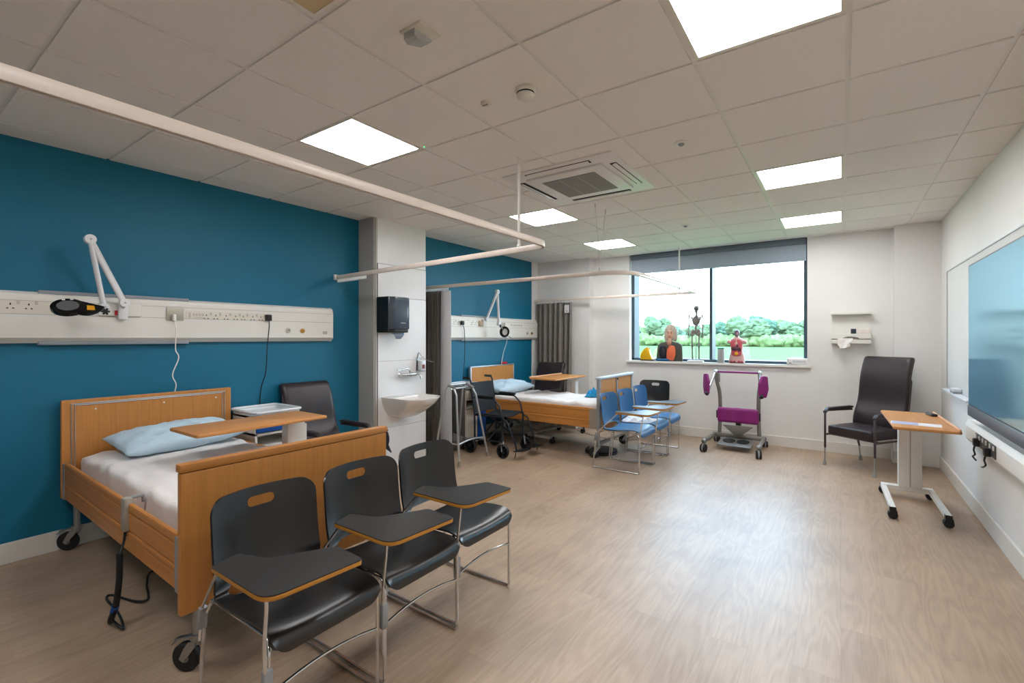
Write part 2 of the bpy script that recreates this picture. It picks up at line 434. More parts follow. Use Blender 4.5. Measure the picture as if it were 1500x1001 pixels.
panel(-1, -1, 'large lit square light panel cut by the top edge of the photo')
panel(-5, -1, 'lit square light panel above the near bed', led=True)
panel(-1, 3, 'lit light panel in the right hand row, second from the window')
panel(-1, 6, 'lit light panel in the right hand row, nearest the window')
panel(-5, 3, 'lit light panel just behind the hanging pole of the near curtain track')
panel(-5, 6, 'lit light panel nearest the back wall, behind the two suspension wires')
panel(-1, -4, 'added unseen lit light panel behind the viewer on the right')  # unseen lamp added to light the near end of the room
panel(-5, -5, 'added unseen lit light panel behind the viewer on the left')  # second unseen panel, added for the light it gives
panel(-3, -3, 'unlit square ceiling panel with a cream cover at the top edge', lit=False)
# ------------------------------------------------------------------ air conditioner cassette
ac = thing('air_conditioner', 'white square ceiling air conditioner cassette with a grey grille', 'air conditioner', (-1.79, 3.56, ZC))
f = MB(); A = .475
f.b2(-A, A, -A, A, -.022, .001, .008); f.build('frame', mat('aircon_white', 'e4e2de', .35), ac)
f = MB(); f.b2(-.335, .335, -.335, .335, -.042, -.02, .01); f.build('centre_panel', mat('aircon_white', ''), ac)
DKS = mat('dark_air_slot', '1b1512', .6)
for k in range(4):
    q = Matrix.Rotation(k*pi/2, 4, 'Z')
    f = MB(); f.box((0, 0, 0), (.56, .05, .004), rot=None); bmesh.ops.transform(f.bm, matrix=q @ Matrix.Translation((0, .405, -.0235)), verts=f.bm.verts)
    sl = f.build('air_slot', DKS, ac, smooth=False)
    f = MB(); f.box((0, 0, 0), (.54, .03, .005), .001, rot=(R(18), 0, 0)); bmesh.ops.transform(f.bm, matrix=q @ Matrix.Translation((0, .41, -.028)), verts=f.bm.verts)
    f.build('louvre', mat('aircon_white', ''), sl)
gm = mat('grey_grille', '85827f', .6, var=.03, vscale=40, bump=.6, bscale=220)
MB().b2(-.235, .235, -.235, .235, -.0455, -.0405).build('grille', gm, ac, smooth=False)
f = MB()
for x in (-.08, .08): f.b2(x-.004, x+.004, -.235, .235, -.0475, -.045)
f.b2(-.03, .03, -.015, -.01, -.047, -.045); f.b2(-.03, .03, -.06, -.055, -.047, -.045)
f.build('grille_rib', mat('grille_rib_grey', 'a5a29e', .5), ac, smooth=False)
# small ceiling fittings
sd_ = thing('smoke_detector', 'round white smoke detector with a dark ring, on the ceiling', 'smoke detector', (-1.36, 2.066, FZ))
MB().lathe([(.055, 0), (.055, -.012), (.05, -.02), (.046, -.022), (.046, -.03), (.048, -.032), (.046, -.042), (.034, -.054), (.012, -.06), (0, -.06)]).build('body', mat('ivory_plastic', 'ded8cb', .4), sd_)
MB().lathe([(.0468, -.0225), (.0475, -.026), (.0468, -.0295), (.046, -.0295), (.046, -.0225)]).build('vent_ring', DKS, sd_)
se = thing('ceiling_sensor', 'small low white sensor beside the smoke detector', 'sensor', (-1.62, 2.06, FZ))
MB().lathe([(.03, 0), (.03, -.008), (.02, -.016), (0, -.018)], seg=24).build('body', mat('ivory_plastic', ''), se)
for a in range(5): MB().b2(-.002, .002, -.012, -.004, -.018, -.0155).build('slit', DKS, se, loc=((a-2)*.007, 0, .0))
eb = thing('emergency_light', 'small grey wedge fitting on a square plate at the top of the ceiling', 'emergency light', (-1.483, 1.427, FZ+.003), R(0))
MB().b2(-.062, .062, -.062, .062, -.012, 0, .003).build('plate', mat('ivory_plastic', ''), eb)
MB().prism([(-.05, 0), (.05, 0), (.05, -.012), (-.03, -.04), (-.05, -.03)], -.045, .02, Matrix(((0, 0, 1, 0), (1, 0, 0, 0), (0, 1, 0, -.011), (0, 0, 0, 1)))).build('lens', mat('pale_grey_lens', 'b5b6b4', .25), eb)
for (x, y, lb) in ((-.878, 3.234, 'round flush ceiling sensor right of the air conditioner'), (-1.487, 5.651, 'round ceiling sensor nearest the window blind')):
    ps = thing('ceiling_sensor', lb, 'sensor', (x, y, FZ))
    MB().lathe([(.045, 0), (.045, -.005), (.038, -.009), (.022, -.01), (.0, -.01)], seg=28).build('rim', PLW, ps)
    MB().sph((0, 0, -.008), .022, (1, 1, .8)).build('lens', GREYP, ps)
dt = MB().lathe([(.018, FZ), (.018, FZ-.006), (.0, FZ-.008)], (-.611, 4.757, 0), 20).build('ceiling_sensor', PLW)
tag(dt, 'tiny white dot sensor in the ceiling by the right hand light row', 'sensor')
# ================================================================== hospital beds
def rail_mesh(x0, x1, y, s):
    """slatted side rail; s = outward direction in y"""
    m = MB()
    m.b2(x0, x1, y-.013, y+.013, .565, .612, .012)
    m.b2(x0, x1, y-.011, y+.011, .475, .567, .007); m.b2(x0, x1, y-.007, y+.007, .46, .48)
    m.b2(x0, x1, y-.013, y+.013, .437, .468, .009)
    m.b2(x0, x1, y-.011, y+.011, .365, .440, .007)
    return m
def bed_castor(root, x, y, rz, zleg):
    c = MB()
    c.cyl((x, y, .13), (x, y, zleg), .019, seg=16)
    c.lathe([(.0, .17), (.028, .168), (.03, .15), (.026, .138), (.024, .125)], (x, y, 0), 20)
    M = Matrix.Translation((x, y, 0)) @ Matrix.Rotation(rz, 4, 'Z')
    for s in (-1, 1):
        c.prism([(-.066, .064), (-.046, .050), (.012, .125), (.012, .14), (-.022, .14), (-.044, .11)], s*.027-.002, s*.027+.002, M @ Matrix.Rotation(pi/2, 4, 'X'))
    q = MB(); q.box((-.055, 0, .145), (.09, .03, .008), .003, rot=(0, R(-12), 0)); q.box((-.1, 0, .125), (.02, .045, .006), .002, rot=(0, R(-40), 0))
    me = bmesh.new(); c.merge(q.bm, M)
    o = c.build('castor', STEEL, root)
    w = MB(); M2 = M @ Matrix.Translation((-.05, 0, .062)) @ Matrix.Rotation(pi/2, 4, 'X')
    w.lathe([(.046, -.017), (.056, -.017), (.062, -.011), (.062, .011), (.056, .017), (.046, .017)], (0, 0, 0), 32, M2)
    wh = w.build('wheel', RUB, o)
    h = MB(); h.lathe([(.046, -.014), (.012, -.018), (.012, .018), (.046, .014)], (0, 0, 0), 24, M2)
    h.build('castor_hub', GREYP, root)
def sheet_fn(amp, seed):
    def fn(p):
        e = max(0, min(1, (p.z+.02)/.08))
        n = noise.noise(V((p.x*2.2+seed, p.y*6, seed)))*.6+noise.noise(V((p.x*7+p.y*5, p.y*9-p.x*3, seed*2)))*.4
        edge = max(0, (abs(p.y)-.28)/.17)
        fold = (1-abs(noise.noise(V((p.x*5+p.y*7+seed, p.y*2.5-p.x*1.5, 4.2)))))**5
        z = p.z+amp*(n)*(.55+1.2*edge)*e+.013*fold*(.25+1.1*edge)*e
        y = p.y+amp*.6*noise.noise(V((p.x*9, seed, p.z*4)))*edge
        return V((p.x, y, z))
    return fn
def bed(label, loc, rz, style):
    T = thing('hospital_bed', label, 'hospital bed', loc, rz)
    Lb = 2.10 if style == 0 else 2.03; hw = .54
    GR = ALU
    # headboard
    h = MB(); h.b2(0, .035, -hw, hw, .36, 1.03, .006)
    hb = h.build('headboard', BEECH, T, smooth=False)
    tm = MB()
    if style == 0:
        for a in (0, 1):
            o = .052+.018*a
            tm.tube([(.036, -hw+o, .42), (.036, -hw+o, 1.03-o*.55), (.036, hw-o, 1.03-o*.55), (.036, hw-o, .42)], .005, 6)
    else:
        tm.b2(-.004, .039, -hw-.006, hw+.006, 1.02, 1.04, .004); tm.b2(-.004, .039, -hw-.008, -hw+.018, .4, 1.03, .003); tm.b2(-.004, .039, hw-.018, hw+.008, .4, 1.03, .003)
    tm.build('headboard_trim', GR, hb)
    if style == 0:
        for y in (-.36, .05, .42): MB().cyl((.034, y, .955), (.038, y, .955), .006, seg=12).build('screw_cap', PLW, hb)
        fb = MB(); fb.b2(Lb-.035, Lb, -hw, hw, .28, .885, .004)
        fo = fb.build('footboard', BEECH, T, smooth=False)
        MB().b2(Lb-.043, Lb+.008, -hw-.005, hw+.005, .888, .924, .006).build('top_cap', CAPW, fo)
        
    else:
        fb = MB()
        fb.b2(Lb-.03, Lb-.008, -hw+.04, hw-.04, .32, .955, .004)
        fo = fb.build('footboard', BEECH, T, smooth=False)
        for a_, b_ in ((-hw, -hw+.045), (hw-.045, hw), (-.02, .02)): MB().b2(Lb-.04, Lb+.001, a_, b_, .34, .96, .003).build('footboard_post', GREYP, fo, smooth=False)
        MB().b2(Lb-.06, Lb+.02, -hw-.005, hw+.005, .955, .985, .008).build('top_cap', mat('pale_grey_cap', 'b9c3cc', .35), fo)
        MB().cyl((Lb-.01, -.0, .93), (Lb+.012, 0, .93), .012).build('locking_knob', BLK, fo)
    for s in (-1, 1):
        y = s*(hw-.02)
        r = rail_mesh(.075 if s else 0, Lb-.075, y, s).build('side_rail', BEECHX, T, smooth=False)
        b = MB(); w_ = .045 if style == 0 else .10
        bm_ = GREYP if style == 0 else mat('taupe_plastic', '9b9080', .5)
        b.b2(.035, .08, y-.014, y+.014, .36, .60, .003).build('rail_bracket', bm_, r, smooth=False)
        MB().b2(Lb-.04-w_, Lb-.036, y-.0145, y+.0145, .36, .60, .003).build('rail_bracket', bm_, r, smooth=False)
    f = MB()
    for s in (-1, 1): f.b2(.06, Lb-.06, s*.38-.02, s*.38+.02, .37, .42)
    for x in (.08, .6, 1.1, 1.6, Lb-.1): f.b2(x-.02, x+.02, -.44, .44, .40, .44)
    f.b2(.3, Lb-.3, -.4, .4, .435, .455)
    f.build('bed_frame', STEEL, T, smooth=False)
    a = MB(); a.tube([(.35, -.3, .40), (1.0, -.3, .19), (1.7, -.3, .40)], .018, 8); a.tube([(.35, .3, .40), (1.0, .3, .19), (1.7, .3, .40)], .018, 8); a.cyl((1.0, -.3, .19), (1.0, .3, .19), .018)
    a.b2(.9, 1.25, -.06, .06, .25, .36, .01)
    a.build('lifting_gear', STEEL, T)
    for x in (.06, Lb-.03 if style == 0 else Lb-.05):
        for s in (-1, 1):
            bed_castor(T, x, s*(hw-.075), R(48) if s < 0 and x < 1 else R(30), .40)
    if style:
        MB().b2(Lb-.075, Lb-.035, -.45, .45, .15, .185, .004).build('brake_bar', STEEL, T)
    m = MB(); m.rbox((Lb/2+.005, 0, .545), (Lb-.1, .90, .20), .04, 44, sheet_fn(.026, 3+style*9)); mt = m.build('mattress', SHEET, T, 180)
    return T
HB1 = (-4.375, 1.398, 0)
bed('nearest hospital bed with solid beech footboard and white sheet', HB1, R(-1.0), 0)
HB2 = (-4.385, 5.72, 0)
bed('far hospital bed with grey topped head and foot boards, behind the wheelchair', HB2, 0, 1)
def pillow(label, loc, rot, L_, W_, H_, seed):
    m = MB()
    for s in (1, -1):
        def f(u, v):
            x = u*2-1; y = v*2-1
            k = max(0, (1-abs(x)**2.6))**.5*max(0, (1-abs(y)**2.6))**.5
            px = x*(1-.07*(1-abs(y))**0*abs(y)**2*0-.05*(1-y*y)*0); 
            wr = .014*noise.noise(V((x*3+seed, y*3, s*3)))+.007*noise.noise(V((x*9, y*7+seed, s)))
            z = s*(H_/2*k)+wr*k*1.6+.006*noise.noise(V((x*5, y*5, seed)))
            return V((x*W_/2*(1-.05*abs(y)**3), y*L_/2*(1-.04*(1-abs(x)**2)), z))
        m.surf(f, 36, 48)
    bmesh.ops.remove_doubles(m.bm, verts=m.bm.verts[:], dist=.0008)
    o = m.build('pillow', PILLOW, None, 180); o.location = loc; o.rotation_euler = rot
    return tag(o, label, 'pillow')
pillow('pale blue pillow lying askew at the head of the nearest bed', (-4.085, 1.46, .73), (R(2), R(9), R(4)), .80, .44, .155, 1)
pillow('pale blue pillow on the far bed behind the wheelchair', (-4.10, 5.72, .735), (0, R(6), R(-2)), .86, .46, .17, 5)
# hand control hung on the rail
hc = thing('hand_control', 'grey bed hand control hooked on the side rail of the nearest bed', 'hand control', (-3.01, .835, 0))
m = MB(); m.b2(-.028, .028, -.012, .026, .47, .64, .008); m.build('handset', mat('grey_beige_plastic', '9a9489', .45), hc)
m = MB(); m.tube([(-.0, .012, .63), (-.0, .02, .637), (0, .075, .637), (0, .078, .60)], .008, 8, fil=.01); m.b2(-.012, .012, .012, .07, .628, .64, .003); m.build('hook', GREYP, hc)
m = MB(); m.tube(catmull([(0, .0, .48), (.004, -.006, .42), (.03, -.03, .36), (.04, -.035, .25), (.03, -.045, .12), (.0, -.055, .05), (.08, -.03, .014), (-.1, .0, .012), (-.33, .01, .008), (-.36, .04, .008), (-.18, .09, .01), (-.13, .13, .012), (-.2, .16, .01), (-.35, .2, .008), (-.5, .28, .008), (-.3, .4, .008), (-.1, .52, .008)], 8), .006, 8)
m.build('cable', BLK, hc)
m = MB(); m.tube(catmull([(.03, -.03, .37), (.04, -.035, .25), (.03, -.045, .12), (.0, -.055, .05), (-.03, -.05, .02)], 6), .014, 12); m.build('cable_sleeve', RUB, hc)
MB().tube([(.015, -.05, .085), (.028, -.046, .115)], .0165, 12).build('blue_tape', BLUEP, hc)
# strap bundle at the end of the footboard
sb = thing('strap', 'dark cord bundle hanging over the far end of the footboard', 'strap', (-2.33, 1.938, 0))
m = MB()
for q in range(5):
    a = q*.006
    m.tube(catmull([(.02+.003*q, -.012+a*.5, .89), (.028-.006*q, .004+a*.5, .87), (.035-.01*q, .006+a*.6, .82), (.01+.008*q, .004+a*.6, .775-.006*q), (-.01+.004*q, .0+a*.5, .82), (.005, -.008+a*.5, .885)], 5), .005, 6)
m.b2(.0, .03, -.004, .014, .79, .86, .006)
m.build('cord', mat('dark_blue_cord', '272c38', .6), sb)
# ================================================================== tablet arm chairs
PROF = catmull([(.298, 0, .388), (.292, 0, .425), (.262, 0, .447), (.17, 0, .450), (.03, 0, .438), (-.10, 0, .437), (-.172, 0, .462), (-.205, 0, .525), (-.222, 0, .62), (-.232, 0, .72), (-.244, 0, .818)], 10)
ACC = [0]
for a, b in zip(PROF, PROF[1:]): ACC.append(ACC[-1]+(b-a).length)
STOT = ACC[-1]
def prof_at(s):
    s = max(0, min(STOT, s))
    for i in range(len(ACC)-1):
        if s <= ACC[i+1] or i == len(ACC)-2:
            t = (s-ACC[i])/(ACC[i+1]-ACC[i]); return PROF[i].lerp(PROF[i+1], t)
SZ46 = next(ACC[i] for i in range(len(PROF)) if PROF[i].x < -.16)
def shell(s, v):
    p = prof_at(s); k = (v/.225)**2; q = min(1, max(0, (s-SZ46+.05)/.12))
    return V((p.x+.064*k*q, v, p.z+.016*k*(1-q)*min(1, s/.12)))
def tablet_chair(label, col_mat, group, tablet=True):
    T = thing('tablet_chair' if tablet else 'stacking_chair', label, 'chair', (0, 0, 0), 0, group)
    HWd = .226
    sdo = lambda a, b: rect_sd(a, b, STOT/2, 0, STOT/2, HWd, .065)
    def sd_all(a, b):
        d = sdo(a, b)
        hole = rect_sd(a, b, SZ46-.012, 0, .042, .172, .04)
        slot = rect_sd(a, b, STOT-.062, 0, .021, .06, .021)
        return max(d, -hole, -slot)
    m = MB(); m.mask(shell, 0, SZ46, -HWd, HWd, 34, 32, sd_all, .009); m.build('seat', col_mat, T, 60)
    m = MB(); m.mask(shell, SZ46, STOT, -HWd, HWd, 52, 62, sd_all, .009); m.build('backrest', col_mat, T, 60)
    for s in (-1, 1):
        y = s*.226
        f = MB()
        f.tube(fillet([(.268, y, .012), (.268, y, .405), (.235, y*.93, .432), (-.185, y*.93, .43), (-.225, y*.98, .36), (-.265, y, .03), (-.262, y, .010)], [0, .05, .04, .03, .06, .03, 0]), .0075, 10)
        f.tube(fillet([(-.2645, y, .03), (-.262, y, .0095), (.268, y, .0095), (.268, y, .03)], [0, .02, .012, 0]), .0075, 10)
        f.build('side_frame', CHROME, T)
    f = MB(); f.tube(catmull([(.268, -.226, .255), (.264, -.12, .272), (.262, 0, .279), (.264, .12, .272), (.268, .226, .255)], 6), .006, 8); f.build('stretcher', CHROME, T)
    for x_ in (-.08, .2): MB().tube([(x_, -.21, .422), (x_, .21, .422)], .007, 8).build('cross_tube', CHROME, T)
    if tablet:
        out = fillet([(.030, -.305, 0), (.395, -.305, 0), (.42, .04, 0), (.245, .05, 0), (.20, -.04, 0), (.13, -.155, 0), (.0, -.20, 0)], [.012, .07, .018, .03, .10, .09, .015], 6, True)
        poly = [(p.x, p.y) for p in out]
        tb = MB().prism(poly, .653, .657).build('tablet', LAM, T, 30)
        MB().prism(poly, .637, .6532, bev=.003).build('wood_edge', wood('tablet_beech_edge', 'b9802f', .4, 'x', .06), tb, 30)
        su = MB(); su.tube(catmull([(.275, -.238, .14), (.277, -.242, .34), (.292, -.252, .45), (.31, -.256, .56), (.325, -.262, .638)], 6), .0065, 8)
        su.tube([(-.242, -.234, .26), (-.212, -.236, .405), (.05, -.294, .638)], .006, 8, fil=.02)
        su.build('tablet_support', CHROME, T)
        cl = MB(); cl.box((.272, -.233, .30), (.024, .032, .105), .006); cl.build('clamp', GREYP, T)
        cl = MB(); cl.box((-.226, -.230, .355), (.024, .032, .09), .006, rot=(0, R(10), 0)); cl.build('clamp', GREYP, T)
    return T
CB = mat('black_chair_plastic', '08090a', .30, spec=.95, var=.04, bump=.12, bscale=500)
CBL = mat('blue_chair_plastic', '1c5d8c', .36, spec=.8, var=.03, bump=.12, bscale=500)
gA, gB = 'black tablet chairs by the near bed', 'blue tablet chairs by the far bed'
ch = tablet_chair('black tablet chair nearest the viewer, leftmost of three before the footboard', CB, gA); ch.location = (-1.845, 1.05, 0)
dup(ch, (-1.838, 1.535, 0), 0, 'black tablet chair in the middle of three before the footboard', gA)
dup(ch, (-1.862, 2.018, 0), 0, 'black tablet chair on the right of three, past the footboard end', gA)
cb = tablet_chair('blue tablet chair on the left of the three by the far bed', CBL, gB); cb.location = (-2.02, 5.075, 0)
dup(cb, (-2.015, 5.575, 0), 0, 'blue tablet chair in the middle of three, a white cloth on its seat', gB)
dup(cb, (-2.015, 6.09, 0), 0, 'blue tablet chair on the right of the three by the far bed', gB)
cd = tablet_chair('black stacking chair facing out from the wall behind the blue chairs', CB, None, False); cd.location = (-2.285, 6.80, 0); cd.rotation_euler = (0, 0, -pi/2)
# ================================================================== high back vinyl armchairs
def armchair(label, loc, rz, back=1.24, seat=.465, width=.56):
    T = thing('high_back_armchair', label, 'armchair', loc, rz)
    hw = width/2; iw = hw-.045; so = seat-.465
    m = MB(); m.rbox((.03, 0, seat-.055), (.52, iw*2, .105), .022, 14, lambda p: V((p.x, p.y, p.z+.008*cos(p.x*4)*(1 if p.z > 0 else 0)))); m.build('seat', VINYL, T, 60)
    hb = back-seat+.01
    def bf(p):
        t = (p.z+hb/2)/hb
        x = p.x-.20*t-.02*sin(t*pi*2)+.035*math.exp(-((t-.16)/.14)**2)
        return V((x, p.y*(1-.03*t)+.0, p.z))
    m = MB(); m.rbox((-.20, 0, seat-.02+hb/2), (.085, iw*2+.05, hb), .03, 22, bf); m.build('backrest', VINYL, T, 60)
    for s in (-1, 1):
        y = s*(hw-.015)
        f = MB()
        f.tube(fillet([(.285, y, .20), (.285, y, .60+so), (.265, y, .625+so), (-.17, y, .615+so)], [0, .0, .02, 0]), .0115, 10)
        f.tube([(.285, y, seat-.115), (-.24, y, seat-.115)], .0115, 10)
        f.tube(fillet([(-.305, y, .17), (-.24, y, seat-.12), (-.262, y, .60+so), (-.335, y*.96, min(back-.13, .98+so)), (-.345, y*.9, min(back-.1, 1.0+so)), (-.345, y*.6, min(back-.1, 1.0+so))], [0, .05, .05, .04, .03, 0]), .0115, 10)
        f.build('side_frame', BROWNM, T)
        for (x0, z0, x1, z1) in ((.285, .22, .293, .015), (-.293, .22, -.325, .015)):
            l = MB(); l.tube([(x0, y, z0), (x1, y, z1)], .0085, 10); lo = l.build('leg', STEEL, T)
            k = MB(); k.lathe([(.0, .0), (.019, .0), (.02, .008), (.013, .05), (.01, .055)], (x1, y, 0), 16); k.build('ferrule', GREYP, lo)
        a = MB(); a.rbox((.06, y, .645+so), (.47, .05, .03), .014, 10, lambda p: V((p.x, p.y, p.z-(.05*((p.x-.16)/.08)**2 if p.x > .16 else 0)))); a.build('armrest', VINYL, T, 60)
    for x_ in (.2, -.23): MB().tube([(x_, -hw+.02, seat-.115), (x_, hw-.02, seat-.115)], .0115, 10).build('cross_tube', BROWNM, T)
    return T
armchair('dark brown high back armchair with metal arms below the wall dispenser', (.23, 6.57, 0), R(-124), 1.25, .465, .56)
armchair('dark brown vinyl armchair by the blue wall between near bed and column', (-3.98, 2.642, 0), R(0), 1.03, .44, .56)
armchair('dark armchair in the far corner, only its square back showing above the bed', (-4.03, 6.555, 0), R(-90), 1.05, .44, .56)
# ================================================================== overbed tables
def table_castor(par, x, y, r=.032):
    c = MB()
    for s in (-1, 1): c.lathe([(0, -.010), (r, -.010), (r+.001, 0), (r, .010), (0, .010)], (x, y+s*.013, r+.001), 20, Matrix.Rotation(pi/2, 4, 'X'))
    c.box((x+.008, y, r+.022), (.045, .045, .03), .008)
    c.build('castor', RUB, par)
def overbed(label, loc, rz, top, toplen, topw, colxy, colsz, lip, legs, topoff=0):
    """local y runs from the column end (0) towards the free end (-toplen)"""
    T = thing('overbed_table', label, 'overbed table', loc, rz)
    m = MB(); out = fillet([(-topw/2, .08, 0), (-topw/2, .08-toplen, 0), (topw/2, .08-toplen, 0), (topw/2, .08, 0)], .025, 4, True)
    m.prism([(p.x+topoff, p.y) for p in out], top-.022, top, bev=.007)
    tp = m.build('tabletop', BEECHY, T, 30)
    if lip: MB().b2(lip*(topw/2-.016)+topoff-.008, lip*(topw/2-.016)+topoff+.008, .07-toplen, .07, top-.001, top+.018, .006).build('raised_lip', mat('pale_beech_lip', 'd9a77f', .4), tp)
    cx, cy = colxy; sx, sy = colsz
    c = MB(); c.b2(cx-sx/2, cx+sx/2, cy-sy/2, cy+sy/2, .10, top*.9, .006); c.build('column', CREAM, T)
    c = MB(); c.b2(cx-sx/2+.012, cx+sx/2-.012, cy-sy/2+.01, cy+sy/2-.01, top*.55, top-.02, .004); c.b2(cx-sx*.4, cx+sx*.4, cy-.2, cy+.04, top-.05, top-.021, .004); c.build('inner_column', PLW, T)
    if sx > sy:
        g = MB(); g.b2(cx-.004, cx+.004, cy-sy/2-.001, cy-sy/2+.001, .11, top*.9); g.build('column_groove', mat('groove_grey', 'a8a294', .6), T, smooth=False)
    lv = MB(); lv.tube([(cx+.03, cy+.05, top-.045), (cx+.035, cy+.13, top-.05)], .006, 8); lv.sph((cx+.035, cy+.135, top-.05), .009); lv.build('height_lever', STEEL, T)
    b = MB()
    if legs == 'T':
        b.b2(-topw/2+.02, topw/2-.02, cy-.035, cy+.035, .062, .105, .006)
        for s in (-1, 1): b.b2(s*(topw/2-.025)-.02, s*(topw/2-.025)+.02, cy-.72, cy+.06, .062, .10, .005)
        pts = [(s*(topw/2-.025), y) for s in (-1, 1) for y in (cy-.70, cy+.045)]
    else:
        b.b2(-topw/2+.0, topw/2, cy-.84, cy-.795, .062, .10, .005); b.b2(-topw/2+.0, topw/2, cy+.03, cy+.075, .062, .10, .005)
        b.b2(-topw/2+.02, -topw/2+.065, cy-.82, cy+.05, .066, .104, .005)
        b.b2(-topw/2+.02, cx+sx/2, cy-.03, cy+.03, .066, .104, .005)
        pts = [(x, y) for x in (-topw/2+.02, topw/2-.02) for y in (cy-.818, cy+.052)]
    bo = b.build('base', CREAM, T, smooth=False)
    for x, y in pts: MB().b2(x-.022, x+.022, y-.022, y+.022, .055, .098, .004).build('end_cap', BLK, bo, smooth=False)
    for x, y in pts: table_castor(bo, x, y)
    return T
overbed('beech overbed table reaching across the nearest bed', (-3.43, 2.06, 0), R(0), .865, .90, .42, (-.11, -.005), (.085, .16), 0, 'T')
overbed('beech overbed table with raised edge across the far bed', (-3.43, 6.50, 0), R(-2), .88, .90, .46, (.06, -.07), (.16, .09), -1, 'H')
overbed('beech overbed table in front of the armchair, holding a leaflet and a black remote', (.495, 5.46, 0), R(1.5), .79, .98, .385, (.02, .12), (.165, .085), 1, 'T')
lf = MB().box((0, 0, 0), (.30, .15, .0012)).build('leaflet', mat('leaflet_paper', 'e2e0e4', .5), None, smooth=False); lf.location = (.475, 4.78, .7912); lf.rotation_euler = (0, 0, R(-6))
tag(lf, 'pale blue and white leaflet on the overbed table by the armchair', 'leaflet')
lp = MB().box((-.065, 0, .0012), (.16, .13, .0012)).build('printed_panel', mat('leaflet_blue', 'aab4d4', .5), lf, smooth=False)
rc = thing('remote_control', 'small black remote at the back corner of the overbed table', 'remote control', (.635, 5.36, .7905), R(15))
MB().box((0, 0, .012), (.045, .12, .022), .008).build('case', BLK, rc); m = MB(); [m.cyl((x, y, .022), (x, y, .0245), .005, seg=10) for x in (-.01, .01) for y in (-.03, 0, .03)]; m.build('button', GREYP, rc)
# ================================================================== bedside cabinets
def cabinet(label, loc, style):
    T = thing('bedside_cabinet', label, 'bedside cabinet', loc, 0)
    W, D, H = .44, .40, .80
    W = .38 if style == 0 else .42
    body = mat('cabinet_cream', 'd8d3c6', .45) if style else PLW
    m = MB(); z0 = .08
    for y in (-W/2, W/2-.018): m.b2(-D/2, D/2, y, y+.018, z0, H)
    m.b2(-D/2, -D/2+.015, -W/2, W/2, z0, H)
    for z in (z0, .53, .64, H-.018): m.b2(-D/2, D/2, -W/2, W/2, z, z+.018)
    m.build('carcass', body, T, smooth=False)
    if style: MB().b2(-D/2+.01, D/2-.004, -W/2-.006, -W/2-.0005, .1, H-.02).build('side_shade', mat('shaded_side_grey', '76736e', .5), T, smooth=False)  # grey sheet paints shade onto the cabinet's near side
    dr = MB().b2(D/2-.004, D/2+.014, -W/2+.006, W/2-.006, .665, H-.024, .004).build('drawer', BLUEP if style == 0 else body, T)
    h = MB(); h.tube([(D/2+.012, -.06, .73), (D/2+.03, -.05, .73), (D/2+.03, .05, .73), (D/2+.012, .06, .73)], .005, 8); h.build('handle', PLW, dr)
    ds = MB().b2(D/2-.004, D/2+.012, -W/2+.006, (W/2-.006) if style == 0 else .02, .105, .525, .004).build('door', BLUEP if style == 0 else body, T)
    h = MB(); h.cyl((D/2+.01, -.02 if style else .1, .45), (D/2+.03, -.02 if style else .1, .45), .009); h.build('knob', PLW, ds)
    if style: MB().b2(D/2-.004, D/2+.013, .026, W/2-.006, .105, .525, .004).build('blue_panel', BLUEP, T)
    t = MB(); rim = fillet([(-D/2-.005, -W/2-.012, H+.035), (-D/2-.005, W/2+.012, H+.035), (D/2+.04, W/2+.012, H+.035), (D/2+.04, -W/2-.012, H+.035)], .05, 6, True)
    t.tube(rim, .011, 8, True)
    t.prism([(p.x*.98, p.y*.97) for p in rim], H, H+.006)
    t.surf(lambda u, v: V((rim[int(round(u*len(rim))) % len(rim)].x*(.97+.03*v), rim[int(round(u*len(rim))) % len(rim)].y*(.97+.03*v), H+.003+.032*v)), len(rim), 2, 0, True)
    t.build('top_tray', mat('translucent_white_tray', 'dfe4e6', .25), T)
    for x in (-.15, .15):
        for y in (-W/2+.05, W/2-.05): table_castor(T, x, y, .03)
    return T
cabinet('white bedside cabinet with blue fronts between near bed and armchair', (-4.175, 2.155, 0), 0)
cabinet('cream bedside cabinet behind the walking frame and wheelchair', (-4.17, 4.83, 0), 1)
pk = MB().box((0, 0, .02), (.2, .14, .035), .006).build('wipes_packet', mat('pale_packet', 'c9d9e4', .5, var=.15, vscale=25), None); pk.location = (-4.17, 4.83, .807); pk.rotation_euler = (0, 0, R(12))
tag(pk, 'pale packet lying in the top tray of the far bedside cabinet', 'packet')
